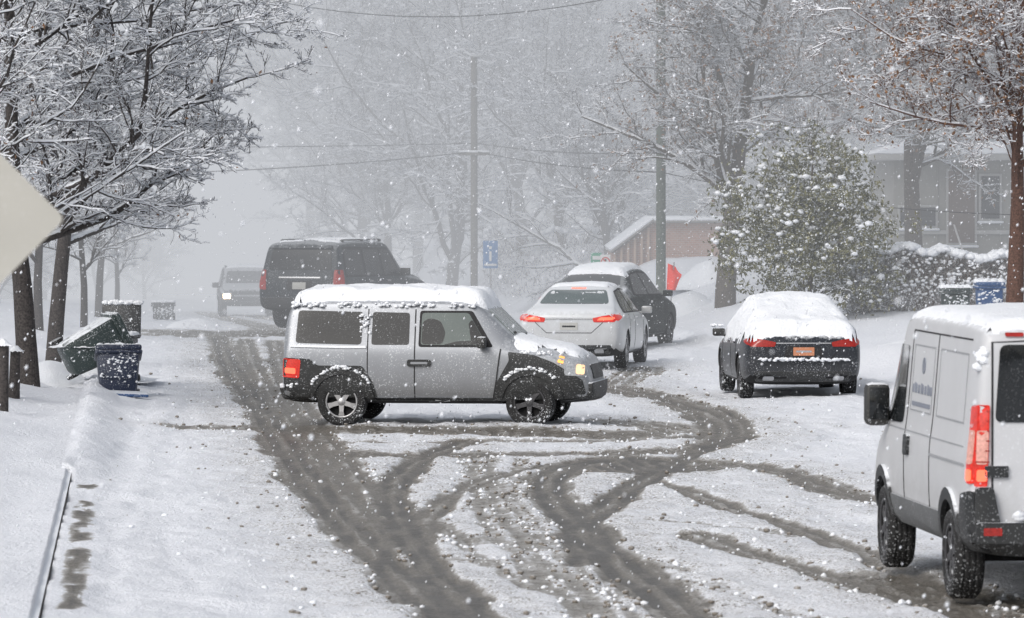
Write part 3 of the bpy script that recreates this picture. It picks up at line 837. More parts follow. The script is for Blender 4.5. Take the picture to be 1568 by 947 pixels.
# ---- sedan generator
def sedan(name, X, Y, hd, pm, L=4.8, H=1.46, W=.92, tail=M_RED, rimm=None, glassr=None, plate=None, z=None, brake=False, cover=False, sg=None):
    e = vehicle(name, X, Y, hd, 1, z)
    sg = sg or M_GLASS
    k = L / 4.84; h = H / 1.46
    st = [(-2.42, .42, .74, .80, .66, .90), (-2.37, .32, .85, .90, .76, 1.0), (-2.2, .25, .90, .95, .79, 1.07), (-1.95, .22, .92, .96, .77, 1.10), (-1.72, .21, .92, .96, .73, 1.14),
          (-1.35, .20, .92, .95, .66, 1.29), (-.95, .20, .92, .95, .61, 1.41), (-.5, .19, .92, .94, .60, 1.46), (.1, .19, .92, .93, .60, 1.465), (.5, .19, .92, .92, .61, 1.43), (.85, .19, .92, .91, .66, 1.26),
          (1.3, .19, .92, .89, .73, 1.03), (1.42, .19, .92, .87, .77, .98), (1.9, .21, .91, .79, .74, .90), (2.2, .24, .87, .70, .68, .80), (2.36, .28, .78, .62, .6, .70), (2.42, .36, .68, .55, .5, .60)]
    st = [(x * k, zb, w / .92 * W, zs * h, wt / .92 * W, zt * h) for x, zb, w, zs, wt, zt in st]
    wr = .335; xr, xf = -1.42 * k, 1.45 * k
    bv = make_body('body', st, [(xr, wr, .375, .6), (xf, wr, .375, .6)], pm, e)
    s_ = lambda P: [(a * k, b * h) for a, b in P]
    both('window_frame', bv, rpoly(s_([(-1.55, .985), (1.12, .955), (.45, 1.375), (-.25, 1.405), (-.95, 1.36)]), .05), M_SEAM, e, off=.003)
    both('rear_side_window', bv, rpoly(s_([(-1.38, 1.0), (-.33, .99), (-.33, 1.375), (-.90, 1.345)]), .05), sg, e, off=.008)
    both('front_side_window', bv, rpoly(s_([(-.25, .99), (1.0, .975), (.42, 1.345), (-.25, 1.375)]), .05), sg, e, off=.008)
    g = glassr or M_GLASS
    decal('rear_window', bv, rpoly([(-.62 * W / .92, 1.15 * h), (.62 * W / .92, 1.15 * h), (.50 * W / .92, 1.385 * h), (-.50 * W / .92, 1.385 * h)], .06), 'B', g, e, off=.012)
    decal('windshield', bv, rpoly([(-.64, 1.05 * h), (.64, 1.05 * h), (.52, 1.38 * h), (-.52, 1.38 * h)], .06), 'F', M_GLASS, e, off=.012)
    sym('taillight', bv, rpoly([(.44, .84 * h), (.80, .84 * h), (.895, .92 * h), (.86, .99 * h), (.60, .95 * h), (.42, .91 * h)], .02), 'B', tail, e, off=.012)
    both('taillight_side', bv, rpoly([(-2.34 * k, .86 * h), (-2.06 * k, .93 * h), (-2.12 * k, .97 * h), (-2.34 * k, .98 * h)], .02), tail, e, off=.012)
    if brake:
        sym('brake_core', bv, rpoly([(.50, .87 * h), (.78, .88 * h), (.82, .93 * h), (.56, .925 * h)], .02), 'B', M_HOT, e, off=.018)
        decal('high_brake_light', bv, rpoly([(-.13, 1.405 * h), (.13, 1.405 * h), (.13, 1.425 * h), (-.13, 1.425 * h)], .005), 'B', M_HOT, e, off=.02)
    decal('plate_recess', bv, rpoly([(-.30, .68 * h), (.30, .68 * h), (.26, .85 * h), (-.26, .85 * h)], .03), 'B', M_SEAM if cover else pm, e, off=.005)
    decal('number_plate', bv, rpoly([(-.16, .70 * h), (.16, .70 * h), (.16, .83 * h), (-.16, .83 * h)], .01), 'B', plate or M_PLATE, e, off=.015)
    decal('plate_legend', bv, rpoly([(-.12, .75 * h), (.12, .75 * h), (.12, .78 * h), (-.12, .78 * h)], .01), 'B', M_CHROME if cover else M_SEAM, e, off=.018)
    decal('trunk_chrome', bv, rpoly([(-.42, .885 * h), (.42, .885 * h), (.42, .905 * h), (-.42, .905 * h)], .008), 'B', M_CHROME, e, off=.014)
    decal('rear_bumper_lower', bv, rpoly([(-.72, .27), (.72, .27), (.76, .44), (-.76, .44)], .04), 'B', M_BLACK, e, off=.014)
    sym('exhaust', bv, rpoly([(.45, .29), (.62, .29), (.62, .36), (.45, .36)], .03), 'B', M_CHROME, e, off=.03)
    decal('trunk_seam', bv, line([(-.66, 1.07 * h), (-.6, .83 * h), (-.4, .65 * h), (.4, .65 * h), (.6, .83 * h), (.66, 1.07 * h)], .012), 'B', M_SEAM, e, off=.004)
    both('sill', bv, rpoly([(-1.0 * k, .2), (1.05 * k, .2), (1.05 * k, .3), (-1.0 * k, .3)], .02), M_BLACK, e, off=.008)
    for sx in (-1.05, -.29, 1.0):
        both('door_seam', bv, line([(sx * k, .32), (sx * k - .02, .95 * h)], .012), M_SEAM, e, off=.004)
    for sx in (-.85, 0.02):
        both('handle', bv, rpoly([(sx * k - .1, .86 * h), (sx * k + .1, .86 * h), (sx * k + .1, .89 * h), (sx * k - .1, .89 * h)], .01), pm, e, off=.025, thick=.03)
    sym('headlight', bv, rpoly([(.5, .62 * h), (.84, .64 * h), (.84, .74 * h), (.5, .70 * h)], .02), 'F', M_CLEAR, e, off=.01)
    decal('grille', bv, rpoly([(-.4, .38), (.4, .38), (.45, .62 * h), (-.45, .62 * h)], .03), 'F', M_BLACK, e, off=.01)
    for sx in (xr, xf):
        for s in (1, -1): wheel(e, sx, s * (W - .12), wr, .21, s, rimm or M_RIM, 5)
    for s in (1, -1): mirror(e, .85 * k, W - .06, .99 * h, s, pm if not cover else M_BLACK, (.13, .19, .13))
    return e, bv
def rear_anchor(X, Y, hd, L): a = math.radians(hd); return X + math.sin(a) * L / 2, Y + math.cos(a) * L / 2
M_WHITE = paint('white_paint', (.56, .58, .60), .3, 0, dust=.2, top=.5, var=.04, coat=.4, grime=.5)
x, y = rear_anchor(GX(871, 92.5), 92.5, 8, 4.85)
e, bv = sedan('white_sedan', x, y, 8, M_WHITE, 4.85, 1.47, .94, tail=M_REDD, brake=True, glassr=M_GLASSR, z=.0)
snowcap('roof_snow', bv, -.8, .5, .6, .035, e, zmin=1.3, nmin=.85, seed=8, hole=.35)
M_DGREY = paint('dark_green_paint', (.010, .016, .016), .6, 0, dust=.2, top=.3, spec=.15, grime=.06)
x, y = rear_anchor(GX(888, 103), 103, 15, 4.8)
e, bv = sedan('dark_sedan', x, y, 15, M_DGREY, 4.8, 1.62, .94, tail=M_REDD, z=0, sg=M_GLASSD, rimm=M_RIMD, glassr=M_GLASSD)
snowcap('roof_snow', bv, -1.2, .5, .62, .08, e, zmin=1.35, nmin=.7, seed=9)
M_DBLUE = paint('dark_blue_paint', (.016, .02, .028), .35, .0, dust=.35, top=.9, coat=.1, spec=.35, grime=.2, patch=.02)
x, y = rear_anchor(GX(1231, 79.2), 79.2, -3.5, 4.55)
e, bv = sedan('parked_car', x, y, -3.5, M_DBLUE, 4.55, 1.41, .91, tail=M_RED, rimm=M_RIMD, plate=M_PLATEO, z=.0, cover=True)
snowcap('roof_snow', bv, -2.28, 2.2, .9, .16, e, zmin=.7, nmin=.22, seed=12)
rs = np.random.RandomState(8)
C = [(-2.34 + rs.uniform(-.03, .04), rs.uniform(-.7, .7), .62 + rs.uniform(-.015, .015)) for i in range(90)]; lumps('bumper_snow', C, rs.uniform(.015, .045, 90), e, .6)
C = [(.78 + rs.uniform(-.05, .05), s * (1.0 + rs.uniform(-.08, .08)), 1.06) for s in (1, -1) for i in range(8)]; lumps('mirror_snow', C, rs.uniform(.03, .06, 16), e, .6)

# ---- large SUV generator
def big_suv(name, X, Y, hd, pm, sc=(1, 1, 1), lit=False, z=None, tail=M_RED, glass=None, yaw=None):
    e = vehicle(name, X, Y, hd, 1, z, yaw)
    kx, ky, kz = sc
    st = [(-2.64, .52, .86, .80, .80, .92), (-2.60, .44, .95, 1.0, .88, 1.14), (-2.54, .42, 1.0, 1.10, .88, 1.38), (-2.47, .40, 1.01, 1.13, .85, 1.70), (-2.40, .40, 1.01, 1.13, .835, 1.86), (-2.2, .40, 1.01, 1.13, .82, 1.90),
          (-1, .40, 1.01, 1.13, .82, 1.92), (0, .40, 1.01, 1.12, .82, 1.915), (.42, .40, 1.01, 1.12, .81, 1.88), (.62, .40, 1.01, 1.11, .80, 1.80), (1.25, .40, 1.01, 1.09, .87, 1.28), (1.36, .40, 1.01, 1.08, .89, 1.22),
          (1.9, .40, 1.0, 1.05, .88, 1.17), (2.4, .42, .98, 1.0, .85, 1.10), (2.55, .44, .95, .93, .8, 1.02), (2.62, .5, .9, .75, .75, .86)]
    st = [(x * kx, zb * kz, w * ky, zs * kz, wt * ky, zt * kz) for x, zb, w, zs, wt, zt in st]
    r = .40 * kz; xr, xf = -1.45 * kx, 1.6 * kx
    bv = make_body('body', st, [(xr, r, r + .06, .66 * ky), (xf, r, r + .06, .66 * ky)], pm, e)
    q = lambda P: [(a * kx, b * kz) for a, b in P]; p = lambda P: [(a * ky, b * kz) for a, b in P]
    g = glass or M_GLASSD
    both('window_trim', bv, rpoly(q([(-2.34, 1.14), (1.06, 1.13), (.45, 1.76), (-2.20, 1.80)]), .05), M_SEAM, e, off=.003)
    both('quarter_window', bv, rpoly(q([(-2.26, 1.19), (-1.22, 1.18), (-1.22, 1.73), (-2.14, 1.73)]), .05), g, e, off=.009)
    both('rear_side_window', bv, rpoly(q([(-1.1, 1.18), (-.2, 1.17), (-.2, 1.72), (-1.1, 1.73)]), .05), g, e, off=.009)
    both('front_side_window', bv, rpoly(q([(-.08, 1.17), (.93, 1.16), (.40, 1.71), (-.08, 1.72)]), .05), g, e, off=.009)
    decal('rear_window', bv, rpoly(p([(-.76, 1.30), (.76, 1.30), (.70, 1.74), (-.70, 1.74)]), .07), 'B', g, e, off=.012)
    decal('spoiler', bv, rpoly(p([(-.74, 1.77), (.74, 1.77), (.70, 1.84), (-.70, 1.84)]), .02), 'B', pm, e, off=.08, thick=.1)
    decal('windshield', bv, rpoly(p([(-.76, 1.30), (.76, 1.30), (.68, 1.76), (-.68, 1.76)]), .07), 'F', g, e, off=.012)
    sym('taillight', bv, rpoly(p([(.80, .86), (.975, .88), (.95, 1.3), (.82, 1.3)]), .03), 'B', tail, e, off=.014)
    both('taillight_side', bv, rpoly(q([(-2.58, .9), (-2.46, .92), (-2.40, 1.3), (-2.50, 1.3)]), .02), tail, e, off=.014)
    decal('plate_recess', bv, rpoly(p([(-.3, .86), (.3, .86), (.3, 1.06), (-.3, 1.06)]), .02), 'B', M_SEAM, e, off=.01)
    decal('number_plate', bv, rpoly(p([(-.16, .88), (.16, .88), (.16, 1.03), (-.16, 1.03)]), .01), 'B', M_PLATE, e, off=.018)
    decal('tailgate_chrome', bv, rpoly(p([(-.5, 1.12), (.5, 1.12), (.5, 1.15), (-.5, 1.15)]), .01), 'B', M_CHROME, e, off=.018)
    decal('tailgate_seam', bv, line(p([(-.78, 1.28), (-.78, .74), (.78, .74), (.78, 1.28)]), .014), 'B', M_SEAM, e, off=.006)
    decal('rear_bumper', bv, rpoly(p([(-.88, .46), (.88, .46), (.9, .70), (-.9, .70)]), .03), 'B', M_BLACK, e, off=.05, thick=.07)
    decal('grille', bv, rpoly(p([(-.48, .62), (.48, .62), (.5, 1.0), (-.5, 1.0)]), .04), 'F', M_BLACK, e, off=.012)
    decal('grille_bar', bv, rpoly(p([(-.46, .80), (.46, .80), (.46, .86), (-.46, .86)]), .01), 'F', M_CHROME, e, off=.02)
    decal('front_bumper', bv, rpoly(p([(-.86, .44), (.86, .44), (.86, .60), (-.86, .60)]), .03), 'F', M_BLACK, e, off=.05, thick=.06)
    sym('headlight', bv, rpoly(p([(.56, .78), (.88, .80), (.9, .98), (.56, .97)]), .03), 'F', M_CLEAR, e, off=.015)
    if lit: sym('headlight_beam', bv, rpoly(p([(.60, .72), (.86, .72), (.86, .90), (.60, .90)]), .03), 'F', M_HEAD, e, off=.025)
    both('sill', bv, rpoly(q([(-1.0, .4), (1.1, .4), (1.1, .5), (-1.0, .5)]), .02), M_BLACK, e, off=.02)
    for sx in (-1.16, -.14, 1.05): both('door_seam', bv, line(q([(sx, .5), (sx, 1.13)]), .014), M_SEAM, e, off=.005)
    for sx in (-.95, .1): both('handle', bv, rpoly(q([(sx - .1, 1.02), (sx + .12, 1.02), (sx + .12, 1.06), (sx - .1, 1.06)]), .01), M_CHROME, e, off=.03, thick=.03)
    for a in (xr, xf): both('arch_trim', bv, arch(a, r, r + .05, r + .1, 0, 180), pm, e, off=.025, thick=.03)
    for s in (1, -1):
        V, Fc = tubes((np.array([[-1.9 * kx, s * .72 * ky, 1.945 * kz]]), np.array([[.25 * kx, s * .72 * ky, 1.945 * kz]]), np.array([.018]), np.array([.018])), 8)
        link(bpy.data.objects.new('roof_rail', mesh_np('roof_rail', V, [Fc], [M_BLACK])), e)
        for sx in (-1.9, -.8, .25): box('rail_foot', (.1, .05, .06), (sx * kx, s * .72 * ky, 1.92 * kz), M_BLACK, e, .01)
        mirror(e, .88 * kx, .96 * ky, 1.22 * kz, s, M_BLACK, (.14, .22, .19))
        for sx in (xr, xf): wheel(e, sx, s * (ky - .13), r, .27, s, M_RIM, 6)
    return e, bv
M_GMC = paint('charcoal_paint', (.020, .027, .034), .42, 0, dust=.3, top=.3, spec=.3, grime=.15)
x, y = rear_anchor(GX(461, 119), 119, 21, 5.2)
e, bv = big_suv('dark_suv', x, y, 21, M_GMC, (1.03, 1.03, 1.05), z=.0, tail=M_RED)
snowcap('roof_snow', bv, -2.2, .4, .76, .04, e, zmin=1.7, nmin=.8, seed=15, hole=.36)
M_GRAYC = paint('grey_paint', (.05, .05, .055), .5, .0, dust=.2, top=.5, grime=.2, spec=.3)
e, bv = big_suv('grey_suv', GX(364, 178) + .15, 180.5, 0, M_GRAYC, (.86, .95, .88), lit=True, yaw=math.radians(-90 + 4), glass=M_GLASSD)
snowcap('roof_snow', bv, -1.9, .35, .7, .06, e, zmin=1.4, nmin=.8, seed=16)

# ---- white van, right
hdv = -4.6
x, y = rear_anchor(3.50 + 1.02, 39.9, hdv, 5.4)
e = vehicle('white_van', x, y, hdv, 1, 0.0)
vz = lambda z: z if z < 1.2 else 1.2 + (z - 1.2) * .885
M_VAN = paint('van_white', (.54, .55, .57), .4, 0, dust=.15, top=.5, var=.06, coat=.15, grime=.6)
st = [(-2.72, .50, .90, 1.0, .80, 2.08), (-2.70, .42, 1.0, 1.2, .90, 2.2), (-2.64, .38, 1.02, 1.25, .925, 2.27), (-2.4, .36, 1.03, 1.28, .93, 2.30), (-1, .36, 1.03, 1.28, .93, 2.31), (.5, .36, 1.03, 1.28, .93, 2.31), (1.05, .36, 1.03, 1.26, .92, 2.29),
      (1.25, .36, 1.03, 1.25, .90, 2.22), (1.5, .36, 1.03, 1.22, .90, 1.98), (2.05, .36, 1.02, 1.12, .88, 1.38), (2.2, .36, 1.01, 1.05, .87, 1.25), (2.5, .38, .98, .9, .84, 1.05), (2.66, .4, .92, .75, .76, .85), (2.74, .46, .84, .62, .66, .72)]
st = [(a, b_, c, vz(d_), f_, vz(g_)) for a, b_, c, d_, f_, g_ in st]
r = .355; xr, xf = -1.75, 1.65
bv = make_body('body', st, [(xr, r, .43, .66), (xf, r, .43, .66)], M_VAN, e)
zz = lambda P: [(a, vz(b_)) for a, b_ in P]
def vb(n_, P, mt, **k): both(n_, bv, zz(P), mt, e, **k)
def vs(n_, P, mt, **k): sym(n_, bv, zz(P), 'B', mt, e, **k)
vb('lower_cladding', rpoly([(-1.28, .42), (1.2, .42), (1.2, .66), (-1.28, .66)], .02), paint('grey_cladding', (.12, .125, .13), .6, dust=.3, top=.6), off=.02)
vb('sill', rpoly([(-1.28, .34), (1.2, .34), (1.2, .42), (-1.28, .42)], .01), M_BLACK, off=.01)
for a in (xr, xf): vb('arch_trim', arch(a, r, .425, .52, -5, 185), M_BLACK, off=.03, thick=.04)
vb('quarter_cladding', rpoly([(-2.70, .42), (-2.26, .42), (-2.28, .60), (-2.40, .86), (-2.70, .90)], .02), M_BLACK, off=.03, thick=.04)
vb('front_window', rpoly([(.72, 1.28), (1.95, 1.25), (1.75, 1.55), (1.30, 2.0), (.72, 2.0)], .06), M_GLASS, off=.01)
vb('sliding_door_seam_a', line([(.55, .45), (.55, 2.15)], .016), M_SEAM, off=.005)
vb('sliding_door_seam_b', line([(-.75, .66), (-.75, 2.15)], .016), M_SEAM, off=.005)
vb('side_panel_seam', line([(-2.3, 2.15), (.55, 2.15)], .014), M_SEAM, off=.005)
M_PE = paint('panel_edge', (.30, .31, .33), .5, dust=.1, top=0)
vb('side_panel_seam2', line([(-2.3, 1.22), (1.6, 1.22)], .012), M_PE, off=.005)
vb('side_rail', line([(-2.4, 1.08), (-.75, 1.08)], .02), M_PE, off=.008)
vb('side_panel', line([(-2.2, 1.42), (-.9, 1.42), (-.9, 2.02), (-2.2, 2.02), (-2.2, 1.42)], .015), M_PE, off=.006)
vb('door_panel', line([(-.62, 1.42), (.42, 1.42), (.42, 2.02), (-.62, 2.02), (-.62, 1.42)], .012), M_PE, off=.006)
M_LOGO = paint('logo_grey', (.2, .22, .27), .5, dust=.1, top=0)
vb('logo_bar', rpoly([(-.55, 1.46), (.36, 1.46), (.36, 1.50), (-.55, 1.50)], .01), M_LOGO, off=.006)
for i, (a, b_) in enumerate(((-.58, -.5), (-.46, -.36), (-.30, -.22), (-.16, -.04), (.02, .10), (.16, .28), (.33, .38))):
    vb('logo_letters', rpoly([(a, 1.58), (b_, 1.58), (b_, 1.66 + .02 * (i % 2)), (a, 1.66)], .02), M_LOGO, off=.006)
vb('logo_emblem', arch(-.1, 1.84, .05, .075, 0, 330, 20), M_LOGO, off=.006)
vb('handle', rpoly([(.28, 1.02), (.46, 1.02), (.46, 1.19), (.28, 1.19)], .03), M_BLACK, off=.03, thick=.03)
M_PINK = emis('pink_lens', (1, .4, .3), .25, (.55, .3, .26))
vb('taillight_side', rpoly([(-2.70, .95), (-2.58, .95), (-2.54, 1.58), (-2.68, 1.60)], .03), M_REDD, off=.02, thick=.03)
vs('taillight', rpoly([(.90, .93), (1.0, .93), (.97, 1.60), (.88, 1.60)], .02), M_REDD, off=.02, thick=.05)
vs('taillight_clear', rpoly([(.90, 1.10), (.985, 1.10), (.975, 1.38), (.89, 1.38)], .02), M_PINK, off=.027)
vb('taillight_clear_side', rpoly([(-2.68, 1.10), (-2.60, 1.10), (-2.58, 1.38), (-2.67, 1.38)], .02), M_PINK, off=.027)
vs('brake', rpoly([(.905, .97), (.985, .97), (.98, 1.06), (.905, 1.06)], .02), M_HOT, off=.03)
vb('brake_side', rpoly([(-2.68, .97), (-2.60, .97), (-2.60, 1.06), (-2.68, 1.06)], .02), M_HOT, off=.03)
for i in range(6): vs('lens_rib', line([(.885, 1.12 + i * .085), (.99, 1.12 + i * .085)], .01), M_RED, off=.034)
vs('rear_door_window', rpoly([(.06, 1.45), (.84, 1.45), (.80, 2.12), (.06, 2.12)], .06), M_GLASS, off=.012)
decal('rear_door_seam', bv, line([(0, .6), (0, 1.98)], .02), 'B', M_SEAM, e, off=.006)
vs('door_edge_seam', line([(.86, .6), (.86, 2.14), (.0, 2.18)], .016), M_SEAM, off=.006)
vs('hinge', rpoly([(.74, 1.0), (.92, 1.0), (.92, 1.09), (.74, 1.09)], .01), M_BLACK, off=.03, thick=.03)
decal('rear_bumper', bv, rpoly([(-.99, .40), (.99, .40), (.99, .66), (-.99, .66)], .03), 'B', M_BLACK, e, off=.10, thick=.14)
vs('bumper_corner', rpoly([(.80, .62), (.995, .62), (.99, .93), (.86, .93)], .03), M_BLACK, off=.07, thick=.09)
vs('reflector', rpoly([(.80, .56), (.94, .56), (.94, .62), (.80, .62)], .01), M_RED, off=.108)
vs('marker', rpoly([(.62, 2.19), (.76, 2.19), (.76, 2.225), (.62, 2.225)], .01), M_RED, off=.02)
for sx in (xr, xf):
    for s in (1, -1): wheel(e, sx, s * .92, r, .235, s, M_RIMD, 6)
box('axle', (.12, 1.6, .12), (xr, 0, r), M_DARK, e, .03); box('spare', (.7, .7, .2), (-2.2, 0, .38), M_DARK, e, .05)
for s in (1, -1):
    box('mirror', (.16, .21, .36), (1.52, s * 1.11, 1.39), M_BLACK, e, .05); box('mirror_arm', (.1, .16, .08), (1.56, s * 1.0, 1.30), M_BLACK, e, .02)
    box('mirror_glass', (.01, .15, .27), (1.436, s * 1.11, 1.40), M_GLASS, e, .004)
snowcap('roof_snow', bv, -2.68, 1.2, .95, .05, e, zmin=1.9, nmin=.5, seed=20)
C = [(-2.78 + rs.uniform(-.06, .06), rs.uniform(-.95, .72), .70 + rs.uniform(-.02, .03)) for i in range(90)]; lumps('bumper_snow', C, rs.uniform(.03, .07, 90), e, .6)
C = [(-2.66 + rs.uniform(-.02, .04), .94 + rs.uniform(-.04, .03), 1.9 + rs.uniform(-.08, .08)) for i in range(16)]; lumps('lamp_snow', C, rs.uniform(.025, .05, 16), e, .8)

# ------------------------------------------------------------------ bins
def wheelie_bin(name, X, Y, rz, mat, h=1.0, w=.58, z=None, tilt=(0, 0), snow=.06, lid_open=False):
    e = empty(name, (X, Y, ground_z(X, Y) if z is None else z)); e.rotation_euler = (tilt[0], tilt[1], rz)
    box('bin_body', (w, w * 1.1, h), (0, 0, h / 2 + .04), mat, e, .09, taper=.82)
    box('rim', (w + .06, w * 1.1 + .06, .05), (0, 0, h + .02), mat, e, .02)
    box('front_panel', (w * .6, .02, h * .4), (0, -w * .55 + .03, h * .6), mat, e, .008)
    if lid_open: box('lid', (w + .04, .07, w * .95), (0, w * .62, h + w * .42), mat, e, .03, rot=(-.15, 0, 0))
    else: box('lid', (w + .04, w * 1.12 + .08, .09), (0, -.01, h + .085), mat, e, .04)
    V, Fc = tubes((np.array([[-w * .4, w * .66, h]]), np.array([[w * .4, w * .66, h]]), np.array([.02]), np.array([.02])), 8)
    link(bpy.data.objects.new('handle', mesh_np('handle', V, [Fc], [mat])), e)
    for s in (1, -1):
        V, Fc = lathe([(0, -.03), (.1, -.03), (.11, -.02), (.11, .02), (.1, .03), (0, .03)], 20)
        o = pyobj('bin_wheel', V, Fc, M_TIRE, e, True); o.location = (s * w * .46, w * .5, .11); o.rotation_euler = (0, 0, math.pi / 2)
    if snow:
        rs = np.random.RandomState(int(abs(X * 10))); n = 220
        t = h + (.04 if lid_open else .12)
        C = np.stack([(rs.rand(n) - .5) * w * .95, (rs.rand(n) - .5) * w, np.full(n, t) + .02 * rs.rand(n)], 1)
        if lid_open: C = np.concatenate([C, np.stack([(rs.rand(60) - .5) * w, np.full(60, w * .68), h + w * .9 + .02 * rs.rand(60)], 1)])
        # snow plastered on the windward face
        m2 = 60; C = np.concatenate([C, np.stack([(rs.rand(m2) - .5) * w * .85, np.full(m2, -w * .52), h * (.2 + .8 * rs.rand(m2) ** .6)], 1)])
        Rr = snow * (.5 + .8 * rs.rand(len(C))); Rr[-m2:] *= .5
        lumps('lid_snow', C, Rr, e, .6)
    return e
M_BINB = paint('blue_plastic', (.010, .018, .045), .5, dust=.5, top=.8)
M_BINB2 = paint('blue_plastic_lid', (.03, .08, .2), .5, dust=.4, top=.8)
M_BING = paint('green_plastic', (.03, .045, .045), .5, dust=.6, top=.95, patch=.1)
M_BINK = paint('dark_plastic', (.04, .043, .047), .5, dust=.8, top=.95, patch=.15)
wheelie_bin('blue_wheelie_bin', GX(181, 79.5), 79.5, .1, M_BINB, .66, .66, tilt=(-.2, 0), snow=.045)
box('bin_lid', (.8, .5, .05), (GX(185, 78.6), 78.7, .12), M_BINB2, None, .02, rot=(.05, .04, .1))
wheelie_bin('grey_wheelie_bin', GX(176, 83.5), 84, -.1, M_BINK, .82, .6, snow=.06, lid_open=True)
wheelie_bin('green_wheelie_bin', GX(96, 82), 82, .3, M_BING, .95, .66, tilt=(.0, 1.1), z=ground_z(GX(100, 82), 82) + .33, snow=0)
def mound(name, X, Y, w, d, h, seed, z=None):
    xs = np.linspace(-1, 1, 26); Xg, Yg = np.meshgrid(xs, xs, indexing='ij'); r_ = np.hypot(Xg, Yg)
    Z = h * (1 - sstep(r_, 0, 1)) * (.7 + .7 * fbm(Xg * 1.6 + seed, Yg * 1.6, 3)) - .06 + .03 * fbm(Xg * 6 + seed, Yg * 6, 2)
    V = np.stack([Xg * w / 2, Yg * d / 2, Z], -1).reshape(-1, 3)
    i = (np.arange(25)[:, None] * 26 + np.arange(25)[None]).ravel()
    o = link(bpy.data.objects.new(name, mesh_np(name, V, [np.stack([i, i + 26, i + 27, i + 1], -1)], [M_SNOW])))
    o.location = (X, Y, ground_z(X, Y) if z is None else z)
mound('snow_mound', GX(122, 82), 82.1, .95, .8, .2, 1, ground_z(-6.8, 82) + .62)
mound('snow_mound', GX(120, 84), 85, 2.4, 3.0, .3, 11); mound('snow_mound', GX(60, 82), 84, 1.6, 5, .35, 2)
mound('snow_mound', GX(165, 78), 78, 2.0, 3, .18, 3); mound('snow_mound', GX(290, 125), 126, 2.0, 6, .3, 4)
mound('snow_mound', GX(1060, 122), 124, 3.0, 8, .6, 5); mound('snow_mound', GX(1100, 130), 134, 2.5, 6, .7, 6); mound('snow_mound', GX(1440, 92), 93, 4, 5, .35, 7)
wheelie_bin('blue_wheelie_bin', GX(250, 150), 150, 0, M_BINK, .42, .62)
wheelie_bin('blue_wheelie_bin', GX(1515, 97), 97, 0, M_BINB2, 1.02, .5)
wheelie_bin('green_wheelie_bin', GX(1463, 100), 100, 0, M_BING, .82, .55)

# ------------------------------------------------------------------ poles, lines, signs
M_WOOD = bark('weathered_wood', (.10, .095, .085), (.2, .19, .17), -.1)
M_WOODG = bark('pole_green', (.07, .085, .072), (.14, .16, .14), 0)
M_METAL = paint('galvanised', (.35, .36, .37), .5, .5, dust=.3)
def upole(X, Y, top, r, mat, lamp=False, arm=None):
    z0 = ground_z(X, Y) - .3
    e = empty('utility_pole', (X, Y, z0))
    pole('shaft', (0, 0, 0), (0, 0, top - z0), r * 1.2, r, mat, e, 14)
    if arm:
        box('crossarm', (1.0, .1, .1), (0, -.12, arm - z0), mat, e, .01); box('arm_snow', (.98, .1, .06), (0, -.12, arm - z0 + .08), M_SNOW, e, .03)
        for s in (-.42, .42): pole('insulator', (s, -.12, arm - z0 + .05), (s, -.12, arm - z0 + .2), .03, .025, M_METAL, e, 8)
    if lamp:
        pole('lamp_arm', (0, 0, top - z0 - .15), (.2, -.1, top - z0 + .02), .03, .03, M_METAL, e, 8)
        box('lamp_head', (.34, .16, .09), (.12, -.1, top - z0 + .03), M_METAL, e, .03)
    return e
upole(GX(726, 165), 165, GZ(88, 165), .10, M_WOOD, lamp=True, arm=GZ(236, 165))
upole(GX(1012, 124), 124, 10.5, .10, M_WOODG)
def wire(p, q, sag, r=.012):
    P = []
    for i in range(25):
        t = i / 24; v = Vector(p).lerp(Vector(q), t); v.z -= sag * 4 * t * (1 - t); P.append(v[:])
    P = np.array(P); n = len(P) - 1
    V, Fc = tubes((P[:-1], P[1:], np.full(n, r), np.full(n, r)), 5)
    link(bpy.data.objects.new('power_line', mesh_np('power_line', V, [Fc], [M_SEAM])))
def W(px, py, Y): return (GX(px, Y), Y, GZ(py, Y))
wire(W(-200, 262, 150), W(722, 233, 165), .35, .016); wire(W(-200, 222, 150), W(722, 220, 165), .1, .012)
wire(W(732, 233, 165), W(1012, 264, 124), .12, .016); wire(W(1012, 264, 124), W(1700, 330, 110), .3, .010)
wire(W(732, 220, 165), W(1012, 235, 124), .12, .012)
wire(W(300, -30, 140), W(1012, -20, 124), .85, .012)
M_SBLUE = paint('sign_blue', (.05, .16, .36), .5, dust=.3, top=0)
M_SGREEN = paint('sign_green', (.05, .27, .17), .5, dust=.2, top=0)
M_SWHITE = paint('sign_white', (.6, .6, .6), .5, dust=.2, top=0)
M_SRED = paint('sign_red', (.5, .04, .03), .5, dust=.2, top=0)
def sign(name, px, pyc, Y, w, h, mat, extra=None):
    X = GX(px, Y); z0 = ground_z(X, Y) - .2; zc = GZ(pyc, Y)
    e = empty(name, (X, Y, z0)); pole('post', (0, 0, 0), (0, 0, zc - z0 + h * .45), .03, .03, M_METAL, e, 8)
    box('panel', (w, .02, h), (0, -.045, zc - z0), mat, e, .008)
    if extra: extra(e, zc - z0)
def info(e, z):
    box('letter_stem', (.07, .006, .28), (0, -.06, z - .05), M_SWHITE, e, .002); box('letter_dot', (.08, .006, .08), (0, -.06, z + .2), M_SWHITE, e, .002)
    box('stripe', (.36, .006, .06), (0, -.06, z - .3), M_SWHITE, e, .002)
sign('information_sign', 751, 390, 152, .43, .8, M_SBLUE, info)
sign('street_name_sign', 913, 398, 135, .28, .36, M_SGREEN, lambda e, z: box('legend', (.2, .006, .1), (0, -.06, z + .05), M_SWHITE, e, .002))
